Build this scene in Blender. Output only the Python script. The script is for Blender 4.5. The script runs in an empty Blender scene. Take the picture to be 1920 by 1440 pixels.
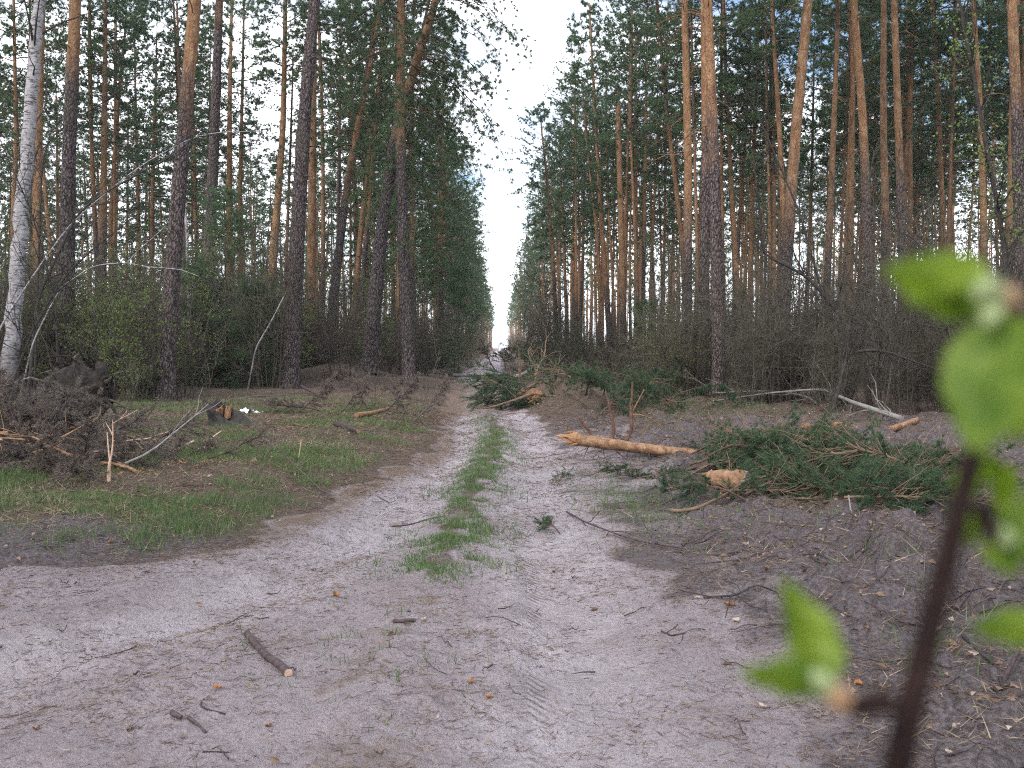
import bpy, math
import numpy as np
from mathutils import Vector, Matrix, Quaternion

# ------------------------------------------------------------------ camera
SC = bpy.context.scene
F = 1800.0                       # focal length in pixels of the 1920 wide photograph
CAM_H = 1.55
PSI = math.atan(22 / F)          # yaw: the track runs along +Y and vanishes at px 938
THETA = math.atan(68 / F)        # pitch: horizon at py 652
cam_d = bpy.data.cameras.new('camera')
cam = bpy.data.objects.new('camera', cam_d)
SC.collection.objects.link(cam)
cam.location = (0, 0, CAM_H)
cam.rotation_euler = (math.pi / 2 - THETA, 0, -PSI)
cam_d.sensor_width = 36.0
cam_d.lens = F / 1920 * 36.0
cam_d.clip_start = 0.02
cam_d.clip_end = 6000
cam_d.dof.use_dof = True
cam_d.dof.focus_distance = 8.0
cam_d.dof.aperture_fstop = 8.8
SC.camera = cam

# ------------------------------------------------------------------ world, sun, exposure
SUN_EL, SUN_AZ = math.radians(42), math.radians(-140)   # azimuth measured from +Y towards +X
w = bpy.data.worlds.new('World'); SC.world = w; w.use_nodes = True
wn, wl = w.node_tree.nodes, w.node_tree.links
wn.clear()
w_out = wn.new('ShaderNodeOutputWorld'); w_bg = wn.new('ShaderNodeBackground')
w_sky = wn.new('ShaderNodeTexSky'); w_sky.sky_type = 'NISHITA'; w_sky.sun_disc = False
w_sky.sun_elevation = SUN_EL; w_sky.sun_rotation = SUN_AZ
w_tc = wn.new('ShaderNodeTexCoord'); w_map = wn.new('ShaderNodeMapping')
w_map.inputs['Scale'].default_value = (1.0, 1.0, 2.0)
w_map.inputs['Location'].default_value = (2.86, 6.53, 4.44)
w_noise = wn.new('ShaderNodeTexNoise'); w_noise.inputs['Scale'].default_value = 2.1
w_noise.inputs['Detail'].default_value = 6; w_noise.inputs['Roughness'].default_value = 0.55
w_ramp = wn.new('ShaderNodeValToRGB')
w_ramp.color_ramp.elements[0].position = 0.44; w_ramp.color_ramp.elements[1].position = 0.55
w_mix = wn.new('ShaderNodeMixRGB')
w_mix.inputs['Color2'].default_value = (12.5, 12.9, 13.8, 1)      # thin bright cloud, in the sky texture's own units
wl.new(w_tc.outputs['Generated'], w_map.inputs['Vector']); wl.new(w_map.outputs['Vector'], w_noise.inputs['Vector'])
wl.new(w_noise.outputs['Fac'], w_ramp.inputs['Fac']); wl.new(w_ramp.outputs['Color'], w_mix.inputs['Fac'])
wl.new(w_sky.outputs['Color'], w_mix.inputs['Color1']); wl.new(w_mix.outputs['Color'], w_bg.inputs['Color'])
w_bg.inputs['Strength'].default_value = 0.12
wl.new(w_bg.outputs['Background'], w_out.inputs['Surface'])

sun_d = bpy.data.lights.new('sun', 'SUN'); sun_d.energy = 1.5; sun_d.angle = math.radians(10)
sun_d.color = (1.0, 0.93, 0.84)
sun = bpy.data.objects.new('sun', sun_d); SC.collection.objects.link(sun)
sv = Vector((math.sin(SUN_AZ) * math.cos(SUN_EL), math.cos(SUN_AZ) * math.cos(SUN_EL), math.sin(SUN_EL)))
sun.rotation_euler = sv.to_track_quat('Z', 'Y').to_euler()
sun.location = (-20, -20, 40)
SC.view_settings.view_transform = 'Standard'; SC.view_settings.look = 'None'
SC.view_settings.gamma = 1.0; SC.view_settings.use_curve_mapping = False
SC.view_settings.exposure = 1.0
SC.cycles.max_bounces = 5; SC.cycles.diffuse_bounces = 3; SC.cycles.glossy_bounces = 1
SC.cycles.transmission_bounces = 3; SC.cycles.use_adaptive_sampling = True
SC.cycles.filter_width = 1.1; SC.cycles.volume_bounces = 0; SC.cycles.use_denoising = False

# ------------------------------------------------------------------ pixel helpers
_R = cam.rotation_euler.to_matrix()
def ray(px, py):
    return _R @ Vector(((px - 960) / F, (720 - py) / F, -1))
def P(px, py, Y):
    d = ray(px, py); t = Y / d.y
    return np.array((d.x * t, Y, CAM_H + d.z * t))

def sstep(a, b, x):
    t = np.clip((x - a) / (b - a), 0, 1); return t * t * (3 - 2 * t)

_prng = np.random.default_rng(7)
_perm = _prng.permutation(512).astype(np.int64); _perm = np.concatenate([_perm, _perm])
_ga = _prng.uniform(0, 2 * np.pi, 512); _gx, _gy = np.cos(_ga), np.sin(_ga)
def perlin(x, y):
    x = np.asarray(x, float); y = np.asarray(y, float)
    xi = np.floor(x).astype(np.int64); yi = np.floor(y).astype(np.int64)
    xf, yf = x - xi, y - yi
    u = xf * xf * xf * (xf * (xf * 6 - 15) + 10); v = yf * yf * yf * (yf * (yf * 6 - 15) + 10)
    def g(ix, iy, dx, dy):
        h = _perm[(_perm[ix & 511] + iy) & 511]; return _gx[h] * dx + _gy[h] * dy
    a = g(xi, yi, xf, yf); b = g(xi + 1, yi, xf - 1, yf)
    c = g(xi, yi + 1, xf, yf - 1); d = g(xi + 1, yi + 1, xf - 1, yf - 1)
    return (a + u * (b - a) + v * (c + u * (d - c) - a - u * (b - a))) * 1.5
def fbm(x, y, s, o=3):
    r = 0; a = 1
    for i in range(o):
        r = r + a * perlin(x * s + 17.3 * i, y * s - 9.1 * i); s *= 2.1; a *= .5
    return r

# ------------------------------------------------------------------ terrain
_YE = np.array([-5, 2, 3.5, 5.6, 6.4, 6.8, 7.5, 8.1, 10.1, 12, 14, 16, 20, 24, 30, 45, 70, 120, 400])
_EL = np.array([-7, -6.5, -6, -5, -4.2, -2.7, -2.25, -2.05, -1.68, -1.35, -1.15, -1.05, -1.3, -1.5, -1.7, -2.1, -2.4, -2.3, -2.3])
_YR = np.array([-5, 2, 3.5, 5.6, 9.5, 13, 16, 20, 23, 30, 60, 400])
_ER = np.array([1.2, 1.1, 1.12, 1.15, 1.05, 1.0, 1.05, .75, .45, .1, .1, .1])
_YL = np.array([-5, 2, 3.5, 4.7, 5.1, 6.3, 8.1, 10, 11.3, 14, 16, 20, 25, 35, 400])
_XL = np.array([-5.5, -4.6, -3.3, -2.5, -2.2, -1.6, -1.12, -.95, -.88, -.74, -.66, -.78, -1.0, -1.25, -1.25])
_YX = np.array([-5, 3.5, 6.3, 9.5, 13, 16, 20, 25, 35, 400])
_XR = np.array([.3, .32, .40, .40, .46, .52, .35, .0, -.3, -.3])
_YM = np.array([0, 5, 6.3, 6.9, 10, 14, 17, 22, 400])
_XM = np.array([-.55, -.52, -.47, -.43, -.31, -.13, -.08, -.2, -.2])
def eL(y): return np.interp(y, _YE, _EL)
def eR(y): return np.interp(y, _YR, _ER)
def xl(y): return np.interp(y, _YL, _XL)
def xr(y): return np.interp(y, _YX, _XR)
def xm(y): return np.interp(y, _YM, _XM)
def sand_mask(x, y):
    n = .24 * fbm(x, y, 1.3, 3)
    return sstep(-.18, .22, np.minimum(x - eL(y) + n, (eR(y) - x) * .5 + .05 + n))
def zg(x, y):
    x = np.asarray(x, float); y = np.asarray(y, float)
    near = 1 - sstep(40, 90, y)
    z = .05 * perlin(x * .22, y * .22) + .03 * perlin(x * .8 + 5, y * .8)
    sm = sand_mask(x, y)
    lb = sstep(0, 1.6, eL(y) - x); rb = sstep(0, 1.6, x - eR(y))
    z = z + .20 * lb + .12 * rb
    z = z + rb * near * (.15 * np.abs(perlin(x * 1.1 + 3, y * 1.1)) + .11 * perlin(x * 2.4, y * 2.4) + .07 * perlin(x * 5, y * 5 + 4) + .038 * perlin(x * 11, y * 11))
    z = z + lb * near * (.05 * perlin(x * 1.4, y * 1.4 + 8) + .02 * perlin(x * 4.2, y * 4.2))
    z = z - near * (.13 * np.exp(-((x - xl(y)) / .36) ** 2) + .10 * np.exp(-((x - xr(y)) / .38) ** 2))
    z = z + near * .035 * np.exp(-((x - xm(y)) / .22) ** 2) * sstep(3, 5, y)
    # churned sand ridge between the wheel tracks
    z = z + .035 * np.exp(-((x - .05 - .012 * (y - 5) + .06 * perlin(y * 1.5, y * 0)) / .13) ** 2) * sstep(3.6, 4.6, y) * (1 - sstep(6.0, 7.4, y)) * (1 + .5 * perlin(x * 7, y * 7))
    z = z + .07 * np.exp(-((x - .16) / .12) ** 2) * sstep(13, 15, y) * (1 - sstep(18, 21, y)) * (1 + perlin(x * 3, y * 3))
    z = z + .05 * np.exp(-((x + 1.25) / .22) ** 2) * sstep(9, 11, y) * (1 - sstep(15, 18, y))
    z = z + near * sm * (.026 * fbm(x, y, 2.8, 2) + .013 * perlin(x * 8, y * 8) + .008 * perlin(x * 17, y * 17)) * (1 - .6 * np.clip(np.exp(-((x - xl(y)) / .40) ** 4) + np.exp(-((x - xr(y)) / .42) ** 4), 0, 1))
    # earth bank at the foot of the left-hand pines, soil ridge right of the track
    z = z + .75 * np.exp(-(((x + 6.3) / 2.2) ** 2 + ((y - 37) / 3.2) ** 2))
    z = z + .35 * np.exp(-(((x - 1.6) / 1.2) ** 2 + ((y - 21.5) / 1.6) ** 2)) * (1 + .6 * perlin(x * 2.2, y * 2.2))
    z = z + .28 * np.exp(-(((x - 2.3) / .75) ** 2 + ((y - 5.9) / .55) ** 2)) * (1 + .5 * perlin(x * 3, y * 3))
    return z
def G(px, py):
    d = ray(px, py); Y = CAM_H / max(-d.z, 1e-4) * d.y
    for _ in range(40):
        t = Y / d.y
        z = float(zg(d.x * t, Y))
        Yn = (CAM_H - z) / max(-d.z, 1e-4) * d.y
        Y = .5 * Y + .5 * Yn
    return np.array((d.x * Y / d.y, Y, float(zg(d.x * Y / d.y, Y))))
def gz(x, y): return float(zg(x, y))

# ------------------------------------------------------------------ mesh builder
class MB:
    def __init__(s): s.v = []; s.q = []; s.t = []; s.qm = []; s.tm = []; s.n = 0
    def addv(s, v): s.v.append(np.asarray(v, np.float32).reshape(-1, 3)); b = s.n; s.n += len(s.v[-1]); return b
    def tris(s, v, f, m=0): b = s.addv(v); f = np.asarray(f, np.int32) + b; s.t.append(f); s.tm.append(np.full(len(f), m, np.int32))
    def quads(s, v, f, m=0): b = s.addv(v); f = np.asarray(f, np.int32) + b; s.q.append(f); s.qm.append(np.full(len(f), m, np.int32))
    def tube(s, pts, rad, n=5, m=0, cap=False, wob=0, rng=None):
        pts = np.asarray(pts, float); k = len(pts); rad = np.broadcast_to(np.asarray(rad, float), (k,))
        t = np.gradient(pts, axis=0); t /= np.linalg.norm(t, axis=1)[:, None] + 1e-9
        d = pts[-1] - pts[0]; ref = np.zeros(3); ref[int(np.argmin(np.abs(d)))] = 1
        a = np.cross(t, ref); a /= np.linalg.norm(a, axis=1)[:, None] + 1e-9
        b = np.cross(t, a)
        th = np.arange(n) * 2 * np.pi / n
        r = rad[:, None] * np.ones((1, n))
        if wob: r = r * (1 + wob * rng.normal(size=(k, n)))
        v = pts[:, None, :] + r[..., None] * (np.cos(th)[None, :, None] * a[:, None, :] + np.sin(th)[None, :, None] * b[:, None, :])
        i = np.arange(k - 1)[:, None] * n; j = np.arange(n)[None, :]; j2 = (j + 1) % n
        f = np.stack([i + j, i + j2, i + n + j2, i + n + j], -1).reshape(-1, 4)
        s.quads(v.reshape(-1, 3), f, m)
        if cap is not False:
            cm = m if cap is True else cap
            for e, o in ((0, -1), (k - 1, 1)):
                ring = v[e]; c = pts[e] + t[e] * o * rad[e] * .08
                vv = np.vstack([ring, c[None]]); jj = np.arange(n)
                s.tris(vv, np.stack([jj, (jj + 1) % n, np.full(n, n)], -1), cm)
    def blades(s, c, d, ln, wd, rng, m=0):
        """one thin triangle per row: base c, direction d (unit), length ln, width wd"""
        k = len(c); r = rng.normal(size=(k, 3)); p = np.cross(d, r); p /= np.linalg.norm(p, axis=1)[:, None] + 1e-9
        p = p * (np.broadcast_to(wd, (k,)) * .5)[:, None]
        v = np.stack([c - p, c + p, c + d * np.broadcast_to(ln, (k,))[:, None]], 1).reshape(-1, 3)
        s.tris(v, np.arange(3 * k).reshape(-1, 3), m)
    def leaves(s, c, d, ln, wd, rng, m=0, fold=.25):
        """pointed leaf of four triangles round a folded midrib"""
        k = len(c); r = rng.normal(size=(k, 3)); p = np.cross(d, r); p /= np.linalg.norm(p, axis=1)[:, None] + 1e-9
        nn = np.cross(p, d); ln = np.broadcast_to(ln, (k,))[:, None]; wd = np.broadcast_to(wd, (k,))[:, None]
        mid = c + d * ln * .42
        v = np.stack([c, mid + p * wd * .5 + nn * wd * fold, c + d * ln - nn * ln * .12, mid - p * wd * .5 + nn * wd * fold, mid], 1).reshape(-1, 3)
        o = (np.arange(k) * 5)[:, None, None]
        f = (np.array([[0, 1, 4], [1, 2, 4], [2, 3, 4], [3, 0, 4]])[None] + o).reshape(-1, 3)
        s.tris(v, f, m)
    def mesh(s, name, mats, smooth=True):
        me = bpy.data.meshes.new(name)
        v = np.vstack(s.v) if s.v else np.zeros((0, 3), np.float32)
        q = np.vstack(s.q) if s.q else np.zeros((0, 4), np.int32); t = np.vstack(s.t) if s.t else np.zeros((0, 3), np.int32)
        qm = np.concatenate(s.qm) if s.qm else np.zeros(0, np.int32); tm = np.concatenate(s.tm) if s.tm else np.zeros(0, np.int32)
        me.vertices.add(len(v)); me.vertices.foreach_set('co', v.astype(np.float32).ravel())
        me.loops.add(q.size + t.size); me.loops.foreach_set('vertex_index', np.concatenate([q.ravel(), t.ravel()]).astype(np.int32))
        me.polygons.add(len(q) + len(t))
        st = np.concatenate([np.arange(len(q)) * 4, q.size + np.arange(len(t)) * 3]).astype(np.int32)
        me.polygons.foreach_set('loop_start', st)
        me.polygons.foreach_set('material_index', np.concatenate([qm, tm]).astype(np.int32))
        me.polygons.foreach_set('use_smooth', np.full(len(q) + len(t), smooth))
        for mt in (mats if isinstance(mats, (list, tuple)) else [mats]): me.materials.append(mt)
        me.update(); me.validate(); return me

def obj(name, me, parent=None, loc=None):
    o = bpy.data.objects.new(name, me); SC.collection.objects.link(o)
    if parent: o.parent = parent
    if loc is not None: o.location = loc
    return o
def thing(name, label, cat, loc=(0, 0, 0), rz=0, group=None):
    o = bpy.data.objects.new(name, None); SC.collection.objects.link(o)
    o.empty_display_size = .2; o.location = loc; o.rotation_euler = (0, 0, rz)
    return tag(o, label, cat, group)
def tag(o, label, cat, group=None):
    o['label'] = label; o['category'] = cat
    if group: o['group'] = group
    return o
def stuff(name, mb, mats, label, cat, smooth=True):
    o = obj(name, mb.mesh(name, mats, smooth)); o['kind'] = 'stuff'; return tag(o, label, cat)

# ------------------------------------------------------------------ materials
class N:
    def __init__(s, name):
        s.m = bpy.data.materials.new(name); s.m.use_nodes = True; s.t = s.m.node_tree; s.t.nodes.clear()
        s.out = s.t.nodes.new('ShaderNodeOutputMaterial')
    def n(s, ty, **kw):
        x = s.t.nodes.new('ShaderNode' + ty)
        for k, v in kw.items(): setattr(x, k, v)
        return x
    def l(s, a, b): s.t.links.new(a, b)
    def put(s, sock, v):
        if hasattr(v, 'node'): s.l(v, sock)
        else: sock.default_value = (tuple(v) + (1,) if isinstance(v, (tuple, list)) and len(v) == 3 and sock.type == 'RGBA' else v)
    def mix(s, f, a, b, blend='MIX'):
        x = s.n('MixRGB', blend_type=blend); s.put(x.inputs[0], f); s.put(x.inputs[1], a); s.put(x.inputs[2], b); return x.outputs[0]
    def noise(s, sc, vec=None, det=4, rough=.55, dist=0):
        x = s.n('TexNoise'); x.inputs['Scale'].default_value = sc; x.inputs['Detail'].default_value = det
        x.inputs['Roughness'].default_value = rough; x.inputs['Distortion'].default_value = dist
        if vec: s.l(vec, x.inputs['Vector'])
        return x.outputs['Fac']
    def voro(s, sc, vec=None, feat='DISTANCE_TO_EDGE'):
        x = s.n('TexVoronoi', feature=feat); x.inputs['Scale'].default_value = sc
        if vec: s.l(vec, x.inputs['Vector'])
        return x.outputs[0]
    def ramp(s, f, *stops):
        x = s.n('ValToRGB'); e = x.color_ramp.elements
        while len(e) < len(stops): e.new(.5)
        for i, (p, c) in enumerate(stops):
            e[i].position = p; e[i].color = tuple(c) + (1,) if isinstance(c, (tuple, list)) else (c, c, c, 1)
        s.put(x.inputs[0], f); return x.outputs[0]
    def math(s, op, a, b=0.0, c=0.0):
        x = s.n('Math', operation=op); s.put(x.inputs[0], a); s.put(x.inputs[1], b); s.put(x.inputs[2], c); return x.outputs[0]
    def coord(s, scale=(1, 1, 1), which='Object'):
        x = s.n('TexCoord'); mp = s.n('Mapping'); mp.inputs['Scale'].default_value = scale
        s.l(x.outputs[which], mp.inputs['Vector']); return mp.outputs[0]
    def attr(s, name, ty='GEOMETRY', o='Fac'):
        x = s.n('Attribute', attribute_name=name, attribute_type=ty); return x.outputs[o]
    def orand(s): return s.n('ObjectInfo').outputs['Random']
    def irand(s): return s.n('NewGeometry').outputs['Random Per Island']
    def bump(s, h, st, dist=.02):
        x = s.n('Bump'); x.inputs['Strength'].default_value = st; x.inputs['Distance'].default_value = dist
        s.l(h, x.inputs['Height']); return x.outputs[0]
    def bsdf(s, col, rough=.85, nor=None, spec=.2):
        b = s.n('BsdfPrincipled'); s.put(b.inputs['Base Color'], col); s.put(b.inputs['Roughness'], rough)
        b.inputs['Specular IOR Level'].default_value = spec
        if nor: s.l(nor, b.inputs['Normal'])
        s.l(b.outputs[0], s.out.inputs[0]); return s.m
    def leaf(s, col, trans=.35, tcol=None, rough=.6):
        d = s.n('BsdfPrincipled'); s.put(d.inputs['Base Color'], col); d.inputs['Roughness'].default_value = rough; d.inputs['Specular IOR Level'].default_value = .25
        t = s.n('BsdfTranslucent'); s.put(t.inputs[0], tcol if tcol is not None else col)
        m = s.n('MixShader'); m.inputs[0].default_value = trans
        s.l(d.outputs[0], m.inputs[1]); s.l(t.outputs[0], m.inputs[2]); s.l(m.outputs[0], s.out.inputs[0]); return s.m

def m_pine_bark():
    a = N('pine_bark'); co = a.coord((1, 1, .4)); co2 = a.coord((1, 1, .5)); raw = a.coord()
    sep = a.n('SeparateXYZ'); a.l(raw, sep.inputs[0]); z = sep.outputs[2]
    dn = a.noise(9, co, 3, .6)
    mixv = a.n('MixRGB'); mixv.inputs[0].default_value = .12; a.l(co, mixv.inputs[1]); a.l(dn, mixv.inputs[2])
    fis = a.voro(17, mixv.outputs[0]); fn = a.noise(34, co2, 4, .65)
    plate = a.ramp(fis, (.02, 0.0), (.14, .8), (.4, 1.0))
    low = a.mix(plate, (.018, .014, .015), (.098, .078, .079))
    low = a.mix(a.math('MULTIPLY', plate, a.ramp(fn, (.50, 0.0), (.66, .85))), low, (.30, .262, .265))
    low = a.mix(a.ramp(a.noise(1.1, raw, 2), (.45, 0.0), (.7, .4)), low, (.075, .068, .055))
    flake = a.noise(7, co, 5, .7)
    up = a.ramp(flake, (.3, (.135, .073, .042)), (.52, (.255, .148, .082)), (.72, (.39, .268, .17)))
    up = a.mix(a.ramp(a.noise(30, co2, 3, .6), (.55, 0.0), (.75, .5)), up, (.17, .085, .05))
    h = a.attr('bark_height', 'OBJECT')
    edge = a.math('ADD', a.math('SUBTRACT', z, h), a.math('MULTIPLY', a.math('SUBTRACT', a.noise(.9, raw, 4, .65), .5), 5.0))
    fac = a.ramp(a.math('MULTIPLY_ADD', edge, .3, .5), (.15, 0.0), (.85, 1.0))
    col = a.mix(fac, low, up)
    col = a.mix(a.math('MULTIPLY', a.orand(), .35), col, a.mix(1.0, col, (1.25, 1.1, .98), 'MULTIPLY'))
    hh = a.math('MULTIPLY_ADD', plate, .8, a.math('MULTIPLY', fn, .5))
    return a.bsdf(col, .9, a.bump(hh, .8, .03), .15)
def m_birch():
    a = N('birch_bark'); co = a.coord((1, 1, 5)); raw = a.coord()
    band = a.ramp(a.noise(5, co, 4, .7), (.40, 0.0), (.47, 1.0))
    col = a.mix(band, (.07, .06, .06), a.ramp(a.noise(12, raw), (.3, (.25, .235, .245)), (.7, (.46, .44, .455))))
    sep = a.n('SeparateXYZ'); a.l(raw, sep.inputs[0])
    col = a.mix(a.ramp(a.math('MULTIPLY_ADD', a.noise(2, raw), 3.0, a.math('MULTIPLY', sep.outputs[2], -1.0)), (.0, 0.0), (1.0, .85)), col, (.10, .085, .08))
    return a.bsdf(col, .75, a.bump(band, .3))
def m_wood(name, dark, light, sc=14, rough=.85):
    a = N(name); co = a.coord(); n1 = a.noise(sc, co, 5, .65); n2 = a.noise(sc * 4, co, 3)
    col = a.ramp(n1, (.3, dark), (.7, light))
    col = a.mix(a.math('MULTIPLY', a.orand(), .4), col, a.mix(1.0, col, (.6, .6, .62), 'MULTIPLY'))
    return a.bsdf(col, rough, a.bump(a.math('ADD', n1, n2), .5, .01))
def m_leaf(name, stops, trans=.35, obj_var=.3):
    a = N(name); col = a.ramp(a.irand(), *stops)
    col = a.mix(a.math('MULTIPLY', a.orand(), obj_var), col, a.mix(1.0, col, (1.45, 1.25, .9), 'MULTIPLY'))
    return a.leaf(col, trans)
def m_ground():
    a = N('forest_ground'); co = a.coord()
    zc = a.attr('zone', o='Color'); sep = a.n('SeparateColor'); a.l(zc, sep.inputs[0])
    sand_m, green_m, soil_m = sep.outputs[0], sep.outputs[1], sep.outputs[2]
    brown_m = a.attr('zone', o='Alpha')
    n_big = a.noise(1.1, co, 4, .6); n_mid = a.noise(7, co, 5, .65); n_fin = a.noise(38, co, 5, .7); n_vf = a.noise(150, co, 3, .6)
    sand = a.ramp(n_mid, (.28, (.42, .372, .395)), (.5, (.56, .50, .528)), (.72, (.63, .57, .60)))
    sand = a.mix(a.ramp(n_big, (.45, 0.0), (.72, .45)), sand, (.31, .255, .245))
    sand = a.mix(a.ramp(n_fin, (.48, 0.0), (.70, .6)), sand, (.23, .187, .19))
    sand = a.mix(a.ramp(n_vf, (.56, 0.0), (.72, .6)), sand, (.12, .095, .09))
    rut = a.attr('rut')
    sand = a.mix(a.math('MULTIPLY', a.math('SUBTRACT', 1.0, rut), a.ramp(n_mid, (.3, .35), (.7, .8))), sand, a.mix(1.0, sand, (.58, .54, .53), 'MULTIPLY'))
    lit = a.ramp(n_fin, (.25, (.055, .042, .035)), (.48, (.15, .113, .09)), (.62, (.22, .168, .135)), (.8, (.34, .265, .21)))
    lit = a.mix(a.ramp(n_vf, (.45, 0.0), (.7, .5)), lit, (.075, .058, .048))
    soil = a.ramp(n_fin, (.25, (.058, .047, .049)), (.48, (.158, .134, .140)), (.75, (.30, .257, .268)))
    soil = a.mix(a.ramp(n_mid, (.45, 0.0), (.7, .6)), soil, (.10, .08, .075))
    green = a.ramp(n_fin, (.25, (.06, .065, .03)), (.55, (.115, .125, .055)), (.8, (.2, .185, .10)))
    brown = a.ramp(n_vf, (.3, (.13, .085, .055)), (.7, (.27, .19, .12)))
    n_edge = a.math('MULTIPLY_ADD', n_fin, .6, a.math('MULTIPLY', n_mid, .6))
    def m(x, lo=.3, hi=.7, k=1.3):
        return a.ramp(a.math('ADD', x, a.math('MULTIPLY', a.math('SUBTRACT', n_edge, .6), k)), (lo, 0.0), (hi, 1.0))
    col = a.mix(m(green_m), lit, green)
    col = a.mix(m(soil_m), col, soil)
    col = a.mix(m(sand_m), col, sand)
    col = a.mix(a.math('MULTIPLY', m(brown_m, .3, .8, 1.1), .8), col, brown)
    # tyre tread printed in the loose sand: s along and t across each wheel track
    tv = a.n('Attribute', attribute_name='track'); ts = a.n('SeparateXYZ'); a.l(tv.outputs['Vector'], ts.inputs[0])
    wv = a.math('SINE', a.math('ADD', a.math('MULTIPLY', ts.outputs[0], 95.0), a.math('MULTIPLY', a.math('ABSOLUTE', ts.outputs[1]), 60.0)))
    tread = a.math('MULTIPLY', wv, a.math('MULTIPLY', ts.outputs[2], a.ramp(n_big, (.4, 0.0), (.55, 1.0))))
    h = a.math('ADD', a.math('MULTIPLY', n_fin, 1.0), a.math('ADD', a.math('MULTIPLY', n_vf, .35), a.math('MULTIPLY', n_mid, 1.2)))
    h = a.math('ADD', h, a.math('MULTIPLY', tread, .5))
    return a.bsdf(col, .95, a.bump(h, 1.0, .06), .1)
BARK = m_pine_bark(); BIRCH = m_birch()
NEEDLE = m_leaf('pine_needles', [(0, (.038, .076, .042)), (.5, (.072, .128, .066)), (1, (.125, .19, .092))], .3, .4)
NEEDLE_FRESH = m_leaf('cut_pine_needles', [(0, (.022, .048, .028)), (.6, (.045, .088, .046)), (1, (.09, .14, .065))], .15, .3)
NEEDLE_DRY = m_leaf('dry_pine_needles', [(0, (.05, .041, .035)), (.5, (.128, .106, .091)), (1, (.28, .232, .192))], .1, .2)
LIMB = m_wood('limb_bark', (.055, .040, .034), (.15, .098, .070), 10)
LEAF = m_leaf('spring_leaf', [(0, (.12, .19, .05)), (1, (.25, .335, .10))], .5, .2)
LEAF_DULL = m_leaf('budding_leaf', [(0, (.10, .13, .045)), (1, (.18, .21, .08))], .4, .2)
LEAF_DULL_FAR = m_leaf('far_scrub', [(0, (.05, .046, .035)), (1, (.12, .11, .075))], .1, 0)
GRASS = m_leaf('grass_blade', [(0, (.055, .105, .036)), (.6, (.105, .18, .06)), (1, (.21, .265, .115))], .3, .0)
DRYGRASS = m_leaf('dry_grass_blade', [(0, (.17, .125, .085)), (1, (.40, .32, .22))], .2, .0)
TWIG = m_wood('twig_bark', (.055, .049, .039), (.135, .117, .091), 20)
TWIG_TAN = m_wood('tan_twig', (.15, .12, .09), (.30, .25, .19), 20)
TWIG_GREY = m_wood('grey_dead_wood', (.16, .15, .14), (.34, .315, .295), 18)
DARKBARK = m_wood('dark_wet_bark', (.025, .022, .021), (.075, .066, .060), 16)
def m_flaky(name):
    a = N(name); co = a.coord(); n1 = a.noise(11, co, 5, .7); n2 = a.noise(45, co, 4, .65)
    col = a.ramp(n1, (.32, (.10, .052, .032)), (.46, (.22, .125, .072)), (.60, (.33, .205, .125)), (.76, (.46, .355, .26)))
    col = a.mix(a.ramp(n2, (.52, 0.0), (.7, .65)), col, (.11, .055, .035))
    return a.bsdf(col, .85, a.bump(a.math('ADD', n1, n2), .8, .015), .2)
ORANGEBARK = m_flaky('orange_pine_bark')
TANLIMB = m_wood('tan_limb', (.10, .066, .046), (.24, .165, .115), 9)
REDTWIG = m_wood('red_brown_branch', (.07, .038, .030), (.20, .11, .075), 14)
PEELED = m_wood('peeled_wood', (.42, .25, .17), (.72, .54, .42), 10)
RAWWOOD = m_wood('broken_raw_wood', (.20, .095, .045), (.42, .25, .14), 16)
GREYWOOD = m_wood('weathered_cut_wood', (.26, .235, .23), (.46, .42, .40), 20)
STICKBARK = m_wood('stick_bark', (.036, .026, .028), (.115, .085, .087), 26)
ROOT = m_wood('root_soil', (.016, .013, .012), (.06, .047, .04), 12)
NEEDLELIT = m_leaf('fallen_needle', [(0, (.065, .045, .035)), (.6, (.14, .095, .07)), (1, (.26, .18, .12))], .05, 0)
DEADLEAF = m_leaf('dead_leaf', [(0, (.07, .045, .032)), (.5, (.17, .11, .075)), (.85, (.27, .18, .13)), (1, (.42, .345, .315))], .15, 0)
ORANGELEAF = m_leaf('orange_dead_leaf', [(0, (.26, .105, .04)), (1, (.36, .17, .075))], .25, .5)
PALELEAF = m_leaf('pale_dead_leaf', [(0, (.40, .33, .29)), (1, (.48, .40, .36))], .25, .3)
GROUND = m_ground()

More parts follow.
